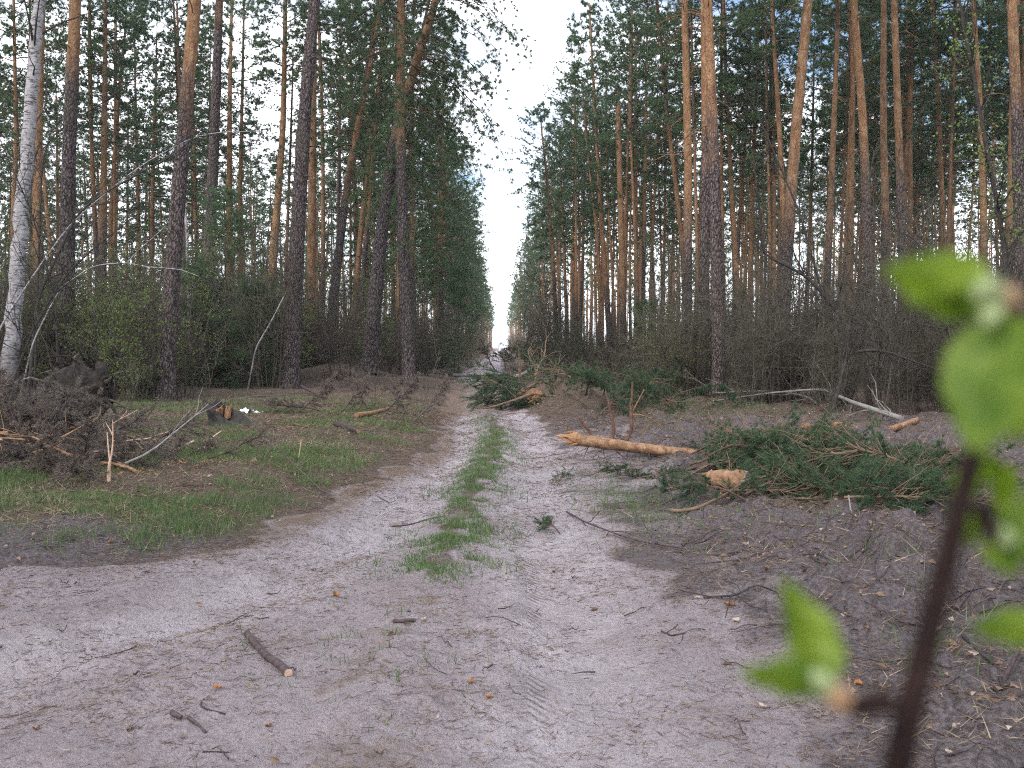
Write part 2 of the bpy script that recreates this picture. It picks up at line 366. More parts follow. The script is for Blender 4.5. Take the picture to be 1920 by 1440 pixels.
# ------------------------------------------------------------------ ground and road
def axis(fine_a, fine_b, step, lim_a, lim_b, grow):
    c = list(np.arange(fine_a, fine_b + 1e-6, step)); s = step
    while c[-1] < lim_b: s *= grow; c.append(c[-1] + s)
    s = step; pre = []
    p = fine_a
    while p > lim_a: s *= grow; p -= s; pre.append(p)
    return np.array(pre[::-1] + c)
def build_ground():
    X = axis(-4.2, 3.8, .030, -420, 420, 1.05)
    ys = [2.4]; 
    while ys[-1] < 2500: ys.append(ys[-1] + max(.028, .0052 * ys[-1] if ys[-1] < 40 else .0052 * 40 * (ys[-1] / 40) ** 2.2))
    pre = [2.4 - .028 * (1.12 ** (i + 1) - 1) / .12 for i in range(45)]
    pre = [p for p in pre if p > -40]
    Y = np.array(pre[::-1] + ys)
    gx, gy = np.meshgrid(X, Y); Z = zg(gx, gy)
    nx = -np.gradient(Z, axis=1) / np.gradient(X)[None, :]; ny = -np.gradient(Z, axis=0) / np.gradient(Y)[:, None]
    nor = np.stack([nx, ny, np.ones_like(Z)], -1); nor /= np.linalg.norm(nor, axis=-1)[..., None]
    sm = sand_mask(gx, gy)
    strip = np.exp(-((gx - xm(gy) + .05 * perlin(gx * 3, gy * 2.2)) / (.15 + .05 * perlin(gy * .7, gy * 0))) ** 2) * sstep(6.0, 6.8, gy) * (1 - .8 * sstep(19, 24, gy))
    sand = sm * (1 - .62 * sstep(.2, .9, strip + .6 * perlin(gx * 5, gy * 3)))
    # sand also lies bare right of the ruts, broken up by litter
    rb = sstep(-.55, .5, gx - eR(gy) + .25 * fbm(gx, gy, 1.5, 2)); lb = sstep(0, .9, eL(gy) - gx)
    soil = rb * (1 - sstep(15, 24, gy)) * (.68 + .75 * fbm(gx, gy, 1.0, 3))
    soil = np.maximum(soil, rb * np.exp(-((gx - eR(gy) - .3) / .8) ** 2) * (1 - sstep(17, 22, gy)))
    soil = np.clip(np.maximum(soil, 1.0 * sstep(-.4, .3, eL(gy) - gx) * (1 - sstep(7.0, 8.6, gy + .6 * perlin(gx * 2, gy * 2)))), 0, 1)
    sand = np.clip(sand + .75 * (1 - sm) * sstep(.0, .9, .75 - (gx - eR(gy)) * .5) * rb * np.clip(.5 + 1.1 * fbm(gx, gy, 1.4, 3), 0, 1) * (1 - sstep(14, 20, gy)), 0, 1)
    soil = np.maximum(soil, .95 * (1 - sm) * sstep(-1.2, -.3, gx - eR(gy)) * (1 - sstep(.9, 1.8, gx - eR(gy))) * (1 - sstep(17, 22, gy)))
    sandy_r = np.exp(-((gx - 1.7) / .9) ** 2) * sstep(9, 12, gy) * (1 - sstep(16, 20, gy)) * .6 * rb
    sand = np.clip(sand + sandy_r * (.6 + perlin(gx * 1.7, gy * 1.7)), 0, 1)
    green = lb * sstep(6.6, 8.0, gy) * (1 - sstep(24, 32, gy)) * (.55 + .9 * fbm(gx, gy, .55, 3))
    green = np.maximum(green, .62 * strip * np.clip(.6 + perlin(gx * 5, gy * 3), 0, 1))
    green = np.maximum(green, .8 * np.exp(-(((gx - 1.35) / .35) ** 2 + ((gy - 9.6) / 1.6) ** 2)))
    green = np.clip(green * (1 - .55 * sstep(.0, .5, perlin(gx * .35 + 2, gy * .35))), 0, 1)
    brown = sm * np.clip(np.exp(-((gx + .55 - .25*perlin(gy*1.3, gx*.0)) / .3) ** 2) * sstep(2.5, 3.5, gy) * (1 - sstep(6, 7.5, gy)) * np.clip(.15 + 1.1 * fbm(gx, gy, 2.6, 3), 0, .55)
                         + np.exp(-((gx - eL(gy) - .1) / .3) ** 2) * sstep(6.5, 7.5, gy) * .9 * (1 - sstep(30, 50, gy)), 0, 1)
    brown = np.clip(brown + sstep(20, 26, gy) * (1 - sstep(40, 60, gy)) * sm * .7, 0, 1)
    zone = np.stack([sand, green, soil, brown], -1)
    tl = gx - xl(gy); tr = gx - xr(gy)
    slope = np.interp(gy, _YL, np.gradient(_XL, _YL))
    tl = tl / np.sqrt(1 + slope ** 2)
    use_l = (np.abs(tl) < np.abs(tr))
    tt = np.where(use_l, tl - .12, tr + .22)
    ss = np.where(use_l, (gy - slope * gx) / np.sqrt(1 + slope ** 2), gy)
    msk = sm * np.exp(-(tt / .10) ** 4) * (1 - sstep(8, 14, gy))
    track = np.stack([ss, tt, msk], -1)
    rutm = np.clip(np.exp(-((tl - .02) / .42) ** 4) + np.exp(-((tr + .02) / .44) ** 4), 0, 1) * np.clip(.9 + .5 * fbm(gx, gy, 1.2, 2), .2, 1)
    nX, nY = len(X), len(Y)
    i = np.arange(nY - 1)[:, None] * nX; j = np.arange(nX - 1)[None, :]
    f = np.stack([i + j, i + j + 1, i + nX + j + 1, i + nX + j], -1).reshape(-1, 4)
    cs = .25 * (sm[:-1, :-1] + sm[1:, :-1] + sm[:-1, 1:] + sm[1:, 1:]).ravel() > .5
    V = np.stack([gx, gy, Z], -1).reshape(-1, 3); nor = nor.reshape(-1, 3)
    for name, sel in (('dirt_road', cs), ('ground', ~cs)):
        ff = f[sel]; used, inv = np.unique(ff, return_inverse=True); ff = inv.reshape(-1, 4)
        mb = MB(); mb.quads(V[used], ff); me = mb.mesh(name, GROUND)
        at = me.attributes.new('zone', 'FLOAT_COLOR', 'POINT'); at.data.foreach_set('color', zone.reshape(-1, 4)[used].astype(np.float32).ravel())
        at = me.attributes.new('track', 'FLOAT_VECTOR', 'POINT'); at.data.foreach_set('vector', track.reshape(-1, 3)[used].astype(np.float32).ravel())
        at = me.attributes.new('rut', 'FLOAT', 'POINT'); at.data.foreach_set('value', rutm.ravel()[used].astype(np.float32))
        me.normals_split_custom_set_from_vertices(nor[used].tolist())
        o = obj(name, me); o['kind'] = 'structure'
        tag(o, {'dirt_road': 'pale sandy forest track with two wheel ruts running to the horizon',
                'ground': 'forest floor of litter, churned soil and thin grass beside the track'}[name],
            {'dirt_road': 'dirt road', 'ground': 'ground'}[name])
build_ground()

# ------------------------------------------------------------------ labels for look-alikes: counted between trees one can find
ANCHOR = [(-400, 'left of the white birch'), (14, 'right of the white birch'), (120, 'right of the thick straight pine'), (312, 'right of the curved flaky pine'), (385, 'right of the dark furrowed pine'),
          (545, 'right of the big grey pine'), (692, 'right of the strongly leaning pine'), (768, 'right of the dark pine nearest the track'), (938, 'right of the far road'), (1046, 'right of the first thin roadside pine'),
          (1170, 'right of the broken snag'), (1286, 'right of the strong orange pine'), (1348, 'right of the twin pines'), (1464, 'right of the thick right-leaning pine'), (1542, 'right of the even orange pine'),
          (1632, 'right of the dark-footed pine'), (1694, 'above the big blurred leaf'), (1840, 'at the right border')]
ORD = 'first second third fourth fifth sixth seventh eighth ninth tenth eleventh twelfth thirteenth fourteenth fifteenth sixteenth seventeenth eighteenth nineteenth twentieth'.split()
ORD += ['twenty-' + o for o in ORD[:9]] + ['thirtieth'] + ['thirty-' + o for o in ORD[:9]] + ['fortieth'] + ['forty-' + o for o in ORD[:9]]
COUNTED = {}
def count_me(o, x, y, what):
    d = _R.inverted() @ Vector((x, y, -CAM_H)); px = 960 - F * d.x / d.z
    where = [w_ for a_, w_ in ANCHOR if a_ <= px]; COUNTED.setdefault((what, where[-1] if where else ANCHOR[0][1]), []).append((px, o))
def count_all():
    for (what, where), L in COUNTED.items():
        for i, (px, o) in enumerate(sorted(L, key=lambda t: t[0])):
            o['label'] = '%s, %s from the left %s' % (what, ORD[min(i, len(ORD) - 1)], where)

# ------------------------------------------------------------------ pine crowns (shared meshes)
def unit(v): v = np.asarray(v, float); return v / (np.linalg.norm(v, axis=-1, keepdims=True) + 1e-9)
def tuft_needles(mb, c, ax, nb, ln, wd, rng, spread=.8):
    c = np.repeat(np.asarray(c), nb, 0); ax = np.repeat(np.asarray(ax), nb, 0); k = len(c)
    d = unit(ax + spread * rng.normal(size=(k, 3)))
    c = c + rng.normal(size=(k, 3)) * ln * .12
    mb.blades(c, d, ln * rng.uniform(.6, 1.15, k), wd * rng.uniform(.7, 1.3, k), rng)
def make_crown(seed, L, R, nb, droop=.35, nsub=6, ntuft=4, nblade=20, ln=.19, wd=.026, low=.55, bare=.3, axis_r=.09, azc=None):
    rng = np.random.default_rng(seed); br = MB(); nd = MB(); C = []; A = []
    for i in range(nb):
        t = (i + rng.uniform()) / nb; h = L * t * .97
        prof = low + (1 - low) * math.sin(math.pi * min(1, .18 + .75 * t)) if t < .45 else math.sin(math.pi * (.5 + .5 * (t - .45) / .62)) ** .7
        ln_b = R * max(.16, prof) * rng.uniform(.55, 1.2); az = i * 2.399 + rng.normal() * .5
        if azc is not None and t < .7: az = azc + rng.uniform(-1.5, 1.5)
        el = .12 + 1.0 * t + rng.normal() * .12; s = np.linspace(0, 1, 6)
        az_s = az + np.cumsum(rng.normal(0, .13, 6))
        hor = ln_b * s * math.cos(min(el, 1.2) * .8)
        pz = h + ln_b * (math.sin(el * .8) * s - droop * (1.1 - t) * s ** 2) + np.concatenate([[0], rng.normal(0, .05, 5)])
        pts = np.stack([hor * np.cos(az_s), hor * np.sin(az_s), pz], -1)
        r0 = axis_r * .42 * (1 - .6 * t) * min(1, ln_b / R + .3)
        br.tube(pts, np.linspace(r0, r0 * .25, 6), 4)
        for k in range(nsub):
            sp = rng.uniform(bare, 1.0) if k else 1.0
            q = sp * 5; a0 = int(min(4, q)); p0 = pts[a0] + (pts[a0 + 1] - pts[a0]) * (q - a0)
            tan = unit(pts[a0 + 1] - pts[a0]); side = unit(np.cross(tan, (0, 0, 1))) * rng.choice([-1, 1])
            d = unit(tan * rng.uniform(.3, 1) + side * rng.uniform(.1, 1.1) + np.array((0, 0, rng.uniform(-.25, .5) - droop * .5 * (1 - t))))
            l2 = ln_b * rng.uniform(.16, .38) + .12; d2 = unit(d + np.array((0, 0, .35 - droop)) + rng.normal(0, .15, 3))
            sp3 = np.stack([p0, p0 + d * l2 * .5, p0 + d * l2 * .5 + d2 * l2 * .5])
            br.tube(sp3, [r0 * .3 + .002, r0 * .2 + .002, .003], 3)
            for u in np.linspace(.25, 1, ntuft):
                pp = sp3[0] + (sp3[1] - sp3[0]) * min(1, u * 2) + (sp3[2] - sp3[1]) * max(0, u * 2 - 1)
                C.append(pp + rng.normal(0, .05, 3)); A.append(unit(d2 + np.array((0, 0, .35))))
    tuft_needles(nd, C, A, nblade, ln, wd, rng)
    s = np.linspace(0, 1, 6); br.tube(np.stack([0 * s, 0 * s, s * L], -1), np.linspace(axis_r, .012, 6), 6)
    return br, nd, L
CR = []          # (limb mesh, needle mesh, length)
def add_crown(*a, **k):
    br, nd, L = make_crown(*a, **k); i = len(CR)
    CR.append((br.mesh('limbs_%d' % i, LIMB), nd.mesh('crown_%d' % i, NEEDLE, False), L)); return i
STAND = [add_crown(100 + i, L, R, n, droop=.28, nsub=6, ntuft=4) for i, (L, R, n) in enumerate([(9.5, 2.2, 44), (9.5, 2.5, 42), (11.5, 2.0, 48), (9, 2.1, 40), (10, 2.6, 46), (12, 2.2, 50)])]
EDGE = [add_crown(200 + i, L, R, n, droop=.45, nsub=9, ntuft=4, nblade=17, bare=.25) for i, (L, R, n) in enumerate([(15, 2.9, 54), (16.5, 2.6, 56), (14, 3.1, 50)])]
WEEP = [add_crown(300 + i, L, R, n, droop=.9, nsub=11, ntuft=4, nblade=30, ln=.17, wd=.017, bare=.2, low=.85, azc=[0.15, None][i]) for i, (L, R, n) in enumerate([(14.5, 3.9, 62), (13, 3.1, 52)])]

# ------------------------------------------------------------------ pines
def trunk_mb(pts, rad, rng, n=12, dead=10, dead_lo=.25, dead_hi=.62, dead_len=1.3):
    """pts relative to the base; adds the dead snags a pine keeps below its crown"""
    mb = MB(); mb.tube(pts, rad, n, wob=.035, rng=rng, cap=True)
    H = pts[-1][2]
    for i in range(dead):
        z = H * rng.uniform(dead_lo, dead_hi); j = min(len(pts) - 2, max(0, int(np.searchsorted(pts[:, 2], z)) - 1))
        u = (z - pts[j][2]) / max(1e-6, pts[j + 1][2] - pts[j][2]); p = pts[j] + u * (pts[j + 1] - pts[j])
        az = rng.uniform(0, 2 * np.pi); l = dead_len * rng.uniform(.2, 1.2); s = np.linspace(0, 1, 5)
        az_s = az + np.cumsum(rng.normal(0, .18, 5)); up = rng.uniform(-.1, .5)
        q = p + np.stack([np.cos(az_s) * l * s, np.sin(az_s) * l * s, l * (up * s - rng.uniform(.3, .8) * s ** 2)], -1)
        r = .010 + .012 * l / 1.5
        mb.tube(q, np.linspace(r, .004, 5), 3)
        if l > .7:
            for k in range(3):
                a0 = q[rng.integers(2, 4)]; d = unit(q[-1] - q[0] + rng.normal(0, .5, 3) * l) * l * .35
                mb.tube(np.stack([a0, a0 + d * .5, a0 + d + np.array((0, 0, -.08))]), [.006, .005, .003], 3)
    return mb
def smooth_poly(pts, k):
    pts = np.asarray(pts, float); s = np.concatenate([[0], np.cumsum(np.linalg.norm(np.diff(pts, axis=0), axis=1))])
    u = np.linspace(0, s[-1], k)
    q = np.stack([np.interp(u, s, pts[:, i]) for i in range(3)], -1)
    for _ in range(max(2, k // 10)):
        q[1:-1] = .25 * q[:-2] + .5 * q[1:-1] + .25 * q[2:]
    return q
def lean_rot(d):
    return Vector((0, 0, 1)).rotation_difference(Vector(d))
def main_pine(poly, wpx, Y, bark_h, crown, zc, label, H=None, dead=12, group=None, seed=0, dead_len=1.3, snag=False, crz=0, name='pine_tree', cat='pine tree', cs=1.0):
    """a pine traced by its trunk: poly = pixels from base to top, at distance Y"""
    rng = np.random.default_rng(9000 + seed + int(poly[0][0]))
    b = P(poly[0][0], poly[0][1], Y); zb = gz(b[0], Y)
    W = [np.array((b[0], Y, zb - .05))]
    for i, (px, py) in enumerate(poly):
        p = P(px, py, Y)
        if p[2] > zb + .4: p[1] += rng.normal() * .08; W.append(p)
    if len(W) == 2: W.insert(1, .5 * (W[0] + W[1]))
    L = CR[crown][2] * cs if crown is not None else 0
    if not snag:
        d = unit(W[-1] - W[-2]); top = W[-1]
        zt = max(zc, top[2] + .5)
        d = unit(d * np.array((.8, .8, 1.))); mid = top + d * (zt - top[2]) / d[2]
        d2 = unit(d * np.array((.6, .6, 1.)))
        if mid[2] > zc + .6:      # crown starts in view: follow the traced trunk
            end = mid + d2 * max(.5, zc + L * .75 - mid[2])
        else: end = mid + d2 * L * .75
        W += [mid, end]
    W = smooth_poly(W, 46); base = np.array((W[0][0], W[0][1], zb)); pts = W - base
    h = np.clip(pts[:, 2] / pts[-1][2], 0, 1); r = wpx * Y / F * .5
    if snag: rad = r * (1.08 - .25 * h); rad[-3:] = [rad[-3] * .8, rad[-3] * .5, .02]
    else: rad = r * (1.12 - .82 * h)
    rad = rad + r * .45 * np.exp(-np.clip(pts[:, 2], 0, None) / .22)
    o = thing(name, label, cat, base, 0, group)
    t = obj('trunk', trunk_mb(pts, rad, rng, 14 if wpx > 15 else 9, dead, dead_len=dead_len).mesh('trunk', BARK), o); t['bark_height'] = float(bark_h)
    if crown is not None:
        zcr = zc - base[2]; j = int(np.searchsorted(pts[:, 2], zcr)); j = min(max(j, 1), len(pts) - 2)
        u = (zcr - pts[j - 1][2]) / max(1e-6, pts[j][2] - pts[j - 1][2]); p = pts[j - 1] + u * (pts[j] - pts[j - 1])
        q = lean_rot(pts[-1] - p); q = q @ Quaternion((0, 0, 1), crz if crz else rng.uniform(0, 6.28))
        for nm, me in (('limbs', CR[crown][0]), ('crown', CR[crown][1])):
            c = obj(nm, me, o, p); c.rotation_mode = 'QUATERNION'; c.rotation_quaternion = q; c['bark_height'] = -20.0; c.scale = (cs,) * 3
    return o

S, E, W_ = STAND, EDGE, WEEP
# left of the track
main_pine([(120, 760), (124, 560), (130, 300), (142, 0)], 29, 27, 9.2, S[0], 14, 'thick straight pine just right of the white birch, orange only near the top', seed=1)
main_pine([(62, 740), (64, 520), (70, 250), (80, 0)], 20, 36, 3.0, S[1], 14, 'orange pine standing close behind the white birch', seed=2)
main_pine([(312, 768), (318, 600), (326, 470), (345, 240), (366, 0)], 29, 25, 7.9, S[2], 15, 'gently curved flaky pine at the left grass edge, orange above, shrubs round its foot', seed=3)
main_pine([(385, 740), (393, 480), (402, 250), (413, 0)], 24, 37, 14, S[3], 15, 'dark grey furrowed pine right of the curved flaky pine', seed=4)
main_pine([(545, 748), (550, 600), (560, 400), (574, 180), (588, 0)], 30, 31, 14, S[4], 15, 'big dark grey pine with rough bark at the back of the left verge', seed=5, dead=16, dead_len=2.2)
main_pine([(583, 715), (585, 450), (587, 200), (589, 0)], 18, 41, 2.5, S[5], 15, 'straight orange pine right behind the big dark grey pine', seed=6)
main_pine([(500, 720), (512, 480), (530, 240), (536, 0)], 17, 46, 4, S[0], 14, 'pale peeling pine left of the big dark grey pine', seed=7)
main_pine([(432, 715), (430, 450), (432, 200), (434, 0)], 15, 55, 4, S[1], 13, 'slim orange pine between the dark furrowed and the pale peeling pines', seed=8)
main_pine([(452, 715), (450, 400), (456, 100), (458, 0)], 11, 58, 3, S[2], 13, 'thinner orange pine, second right of the dark furrowed pine', seed=9)
main_pine([(190, 725), (192, 480), (196, 200), (199, 0)], 16, 47, 7, S[3], 14, 'straight brown pine in the gap between the thick pine and the curved pine', seed=10)
main_pine([(212, 720), (208, 420), (222, 200), (236, 60)], 12, 54, 4, S[4], 12, 'forked looking orange pine bending right, behind the gap left of the curved pine', seed=11)
main_pine([(258, 715), (262, 450), (256, 200), (252, 60)], 9, 62, 4, S[5], 12, 'thin pine deep behind, just left of the curved flaky pine', seed=12)
main_pine([(612, 715), (630, 520), (652, 330), (690, 130), (716, 0)], 18, 42, 8.5, W_[1], 9.5, 'dark pine leaning right, first of the leaning trunks right of the big grey pine', seed=13, dead=14, dead_len=2.4)
main_pine([(630, 712), (634, 400), (640, 40)], 8, 52, 12, S[0], 12, 'very thin upright dark pine between the two leaning trunks', seed=14, dead_len=1.8)
main_pine([(655, 712), (676, 430), (700, 230), (722, 90)], 13, 50, 3, S[1], 11, 'slim orange pine leaning right behind the leaning pair', seed=15, dead_len=1.8)
main_pine([(692, 728), (700, 600), (716, 430), (738, 270), (775, 130), (818, 0)], 27, 36, 9.3, W_[0], 8.0, 'strongly leaning pine by the track, orange top and long drooping boughs over the road', seed=16, dead=18, dead_len=2.6, crz=.001)
main_pine([(768, 738), (762, 600), (754, 400), (750, 200), (752, 0)], 24, 34, 8.8, W_[1], 10.5, 'dark upright pine nearest the track on the left side', seed=17, dead=14, dead_len=2.0, crz=2.2)
main_pine([(748, 716), (750, 500), (753, 250), (756, 60)], 13, 46, 3, S[4], 12, 'orange pine half hidden behind the pine nearest the track on the left', seed=18)
# right of the track
main_pine([(1046, 716), (1038, 500), (1026, 330), (1016, 250)], 9, 68, 7, S[0], 9, 'thin dark pine standing first along the right edge of the road', seed=20)
main_pine([(1066, 712), (1058, 480), (1052, 360)], 8, 74, 4, S[1], 8.5, 'thin pine second along the right edge of the road, foliage low', seed=21)
main_pine([(1148, 724), (1128, 420), (1118, 240), (1106, 40)], 11, 56, 5, S[2], 9.8, 'tall slim pine whose open top stands against the bright sky', seed=22)
main_pine([(1132, 718), (1118, 430), (1100, 270)], 8, 60, 2, S[3], 10, 'thin pale leaning pine left of the tall slim sky pine', seed=23)
main_pine([(1170, 722), (1166, 500), (1162, 300), (1158, 168)], 12, 54, 4, None, 0, 'broken pine snag ending in a bare splintered point', seed=24, snag=True, dead=5, dead_len=.5)
main_pine([(1194, 718), (1192, 400), (1192, 100)], 10, 60, 4, S[4], 12, 'straight slim pine just right of the broken snag', seed=25)
main_pine([(1204, 722), (1208, 400), (1214, 20)], 9, 56, 8, S[5], 12.5, 'slim darker pine, second right of the broken snag', seed=26)
main_pine([(1292, 738), (1278, 450), (1246, 170), (1230, 0)], 11, 47, 1.5, S[0], 13, 'pale orange pine leaning left across its neighbours right of the snag', seed=27)
main_pine([(1286, 752), (1289, 550), (1291, 300), (1284, 0)], 18, 31, 5.5, S[1], 15, 'strong orange pine left of the dark twin pines', seed=28)
main_pine([(1316, 762), (1321, 560), (1323, 300), (1320, 30)], 19, 28, 7.5, S[2], 15, 'left stem of the close twin pines, orange above', seed=29)
main_pine([(1348, 768), (1344, 500), (1338, 250), (1325, 0)], 23, 25.5, 7.3, S[3], 15, 'right and thicker stem of the close twin pines, dark grey below', seed=30)
main_pine([(1392, 728), (1376, 420), (1360, 150), (1354, 0)], 11, 46, 4, S[4], 13, 'thin orange pine right behind the twin pines', seed=31)
main_pine([(1464, 748), (1474, 520), (1490, 270), (1516, 0)], 23, 29, 5.5, S[5], 15, 'thick orange pine leaning right, its stem crossing a thinner one', seed=32)
main_pine([(1478, 728), (1470, 420), (1458, 200), (1445, 0)], 13, 41, 4, S[0], 14, 'slimmer orange pine crossing behind the thick right-leaning pine', seed=33)
main_pine([(1542, 742), (1554, 450), (1566, 200), (1574, 0)], 14, 38, 6, S[1], 14, 'even orange pine right of the crossing pair', seed=34)
main_pine([(1592, 738), (1597, 400), (1598, 150), (1592, 0)], 13, 40, 2.5, S[2], 14, 'straight pale pine left of the dark-footed pine', seed=35)
main_pine([(1632, 752), (1628, 500), (1618, 220), (1600, 0)], 19, 31, 7.5, S[3], 15, 'dark-footed pine bending left at the top, right half of the stand', seed=36)
main_pine([(1662, 744), (1662, 450), (1658, 200), (1656, 0)], 16, 35, 6, S[4], 15, 'plumb straight pine right of the dark-footed pine', seed=37)
main_pine([(1694, 748), (1692, 450), (1686, 230), (1675, 0)], 17, 33, 7.5, S[5], 15, 'pine with grey foot above the upper green leaf, leaning slightly left', seed=38)
main_pine([(1700, 730), (1704, 420), (1710, 180), (1715, 0)], 11, 44, 4, S[0], 14, 'thin straight pine behind the grey-footed pine', seed=39)
main_pine([(1776, 735), (1768, 420), (1760, 200), (1748, 0)], 12, 42, 5, S[1], 14, 'thin pine above the big blurred leaf, curving left', seed=40)
main_pine([(1782, 730), (1780, 400), (1786, 150), (1792, 0)], 11, 46, 5, S[2], 14, 'thin upright pine right beside the left-curving thin pine', seed=41)
main_pine([(1838, 745), (1846, 450), (1838, 200), (1822, 0)], 14, 36, 5, S[3], 14, 'slim pine behind the fresh green tree at the right side', seed=42)
main_pine([(1885, 742), (1890, 400), (1900, 150), (1908, 0)], 15, 37, 6, S[4], 14, 'slim pine close to the right border of the view', seed=43)
main_pine([(1918, 760), (1912, 450), (1908, 200), (1900, 0)], 24, 27, 9, S[5], 14, 'thick dark pine cut by the right border of the view', seed=44)
main_pine([(20, 735), (26, 500), (30, 250), (28, 0)], 12, 44, 6, S[0], 12, 'thin pine left of the white birch at the left border', seed=45)

# filler pines deeper in the stand: shared trunk meshes
FT = []
for i in range(10):
    rng = np.random.default_rng(400 + i); Ht = [15, 14, 16, 13.5, 15.5, 14.5, 16.5, 13, 15, 14][i]
    z = np.linspace(0, Ht + 5.5, 26); a, b = rng.uniform(0, 6.28, 2); amp = rng.uniform(.06, .3)
    bx = amp * np.sin(z / Ht * 3 + a) - amp * math.sin(a); by = amp * np.sin(z / Ht * 2.4 + b) - amp * math.sin(b)
    pts = np.stack([bx, by, z - .05], -1); r = rng.uniform(.09, .14)
    rad = r * (1.1 - .75 * z / z[-1]) + r * .4 * np.exp(-z / .22)
    j = int(np.searchsorted(pts[:, 2], Ht * [.82, .68, .9, .74, .8][i % 5])); dr = pts[-1] - pts[j]
    FT.append((trunk_mb(pts, rad, rng, 8, 14, .25, .6, 1.4).mesh('stand_trunk_%d' % i, BARK), pts[j], lean_rot(dr), Ht))
ET = []
for i in range(4):
    rng = np.random.default_rng(450 + i); z = np.linspace(0, 17, 22); a = rng.uniform(0, 6.28); amp = rng.uniform(.1, .3)
    bx = amp * np.sin(z / 6 + a) - amp * math.sin(a); pts = np.stack([bx, bx * .4, z - .05], -1); r = rng.uniform(.13, .17)
    ET.append((trunk_mb(pts, r * (1.1 - .75 * z / 17) + r * .4 * np.exp(-z / .22), rng, 8, 12, .08, .35, 1.7).mesh('edge_trunk_%d' % i, BARK), pts[6 + i % 3], lean_rot(pts[-1] - pts[7]), 17))
def filler(x, y, kind, label, group, rng):
    T, crn = (FT, STAND) if kind == 'stand' else (ET, EDGE)
    tm, cp, q, Ht = T[rng.integers(len(T))]; c = CR[crn[rng.integers(len(crn))]]
    sc = rng.uniform(.86, 1.12); z = gz(x, y)
    o = thing('pine_tree', label, 'pine tree', (x, y, z), rng.uniform(0, 6.28), group)
    o.scale = (sc,) * 3; o.rotation_euler[0] = rng.normal() * .018; o.rotation_euler[1] = rng.normal() * .018
    t = obj('trunk', tm, o); t['bark_height'] = float(rng.uniform(2.5, 8))
    for nm, me in (('limbs', c[0]), ('crown', c[1])):
        k = obj(nm, me, o, cp); k.rotation_mode = 'QUATERNION'; k.rotation_quaternion = q @ Quaternion((0, 0, 1), rng.uniform(0, 6.28)); k['bark_height'] = -20.0
        if kind == 'stand': k.scale = (1, 1, rng.uniform(.85, 1.05))
    return o
def edge_left(y): return np.interp(y, [20, 26, 38, 60, 400], [-11, -9, -4.6, -4.4, -4.4])
def edge_right(y): return np.interp(y, [18, 22, 28, 60, 110, 400], [9, 6, 4.4, 5.6, 5.4, 5.2])
rng = np.random.default_rng(77); placed = []
def ok_spot(x, y, md):
    for a, b in placed:
        if (a - x) ** 2 + (b - y) ** 2 < md * md: return False
    placed.append((x, y)); return True
# rows along both edges of the ride, foliage almost to the ground
for side in (-1, 1):
    y = 50 if side < 0 else 66; ne = 0
    while y < 205:
        x = (edge_left(y) - .3) if side < 0 else (edge_right(y) + .5)
        x += rng.normal() * .5; placed.append((x, y))
        filler(x, y, 'edge' if side < 0 or y > 125 else 'stand', 'bushy-crowned pine, %s from the camera in the %s roadside row' % (ORD[ne], 'left' if side < 0 else 'right'),
               'edge pines %s of the road' % ('left' if side < 0 else 'right'), rng); ne += 1
        y += rng.uniform(3.2, 5.5) * max(1, y / 110)
# the stand itself
nl = nr = 0; tries = 0
while (nl < 84 or nr < 146) and tries < 40000:
    tries += 1; y = rng.uniform(38, 108); x = rng.uniform(-.78, .78) * y
    if x < edge_left(y) - 1.5 and nl < 84 and y > 44 and ok_spot(x, y, 2.6):
        nl += 1; count_me(filler(x, y, 'edge' if rng.uniform() < .22 else 'stand', '', 'deep stand pines left of the road', rng), x, y, 'slim deep-stand pine')
    elif x > edge_right(y) + 1.5 and nr < 146 and y > 40 and ok_spot(x, y, 1.45):
        nr += 1; count_me(filler(x, y, 'stand', '', 'deep stand pines right of the road', rng), x, y, 'slim deep-stand pine')
# woods that read as one mass: behind the stands, and, added to shade the forest, round the camera outside the view
def woods(name, spots, k, ln, wd, label, rng):
    mb = MB(); C = []; A = []
    for x, y in spots:
        H = rng.uniform(18, 24)
        mb.tube(np.array([(x, y, 0), (x + rng.normal() * .2, y, H * .5), (x + rng.normal() * .3, y, H)]), [.15, .11, .03], 4)
        t = rng.uniform(0, 1, k); rr = 2.3 * np.sin(np.pi * (.12 + .85 * t)) * np.sqrt(rng.uniform(0, 1, k)); az = rng.uniform(0, 6.28, k)
        C.append(np.stack([x + rr * np.cos(az), y + rr * np.sin(az), H * (.5 + .51 * t)], -1)); A.append(unit(np.stack([np.cos(az), np.sin(az), .5 + 0 * az], -1)))
    nd = MB(); tuft_needles(nd, np.vstack(C), np.vstack(A), 9, ln, wd, rng, .9)
    for m_ in nd.tm: m_[:] = 1
    b = mb.n; mb.v += nd.v; mb.t += [f + b for f in nd.t]; mb.tm += nd.tm; mb.n += nd.n
    stuff(name, mb, [BARK, NEEDLE], label, 'woodland', False)
rng = np.random.default_rng(5); sp_ = []
while len(sp_) < 820:
    y = rng.uniform(98, 270); x = rng.uniform(-.85, .85) * y
    if abs(x) > 8.5 and (x < 0 or rng.uniform() < .65): sp_.append((x, y))
y = 205
while y < 520:
    for sd in (-1, 1): sp_.append((sd * (4.7 if sd < 0 else 5.2) + rng.normal() * .6, y + rng.normal()))
    y += 5.5 * y / 200
woods('far_woodland', sp_, 36, .7, .14, 'distant pine woods closing the view behind the stands', rng)
mb = MB(); k = 15000; y = rng.uniform(64, 150, k); x = rng.uniform(-.7, .7, k) * y; ok_ = np.abs(x) > 7.5; x, y = x[ok_], y[ok_]; k = len(x)
z0 = rng.uniform(0, 3.2, k) * (.6 + .4 * np.sin(x * .7) * np.cos(y * .5))
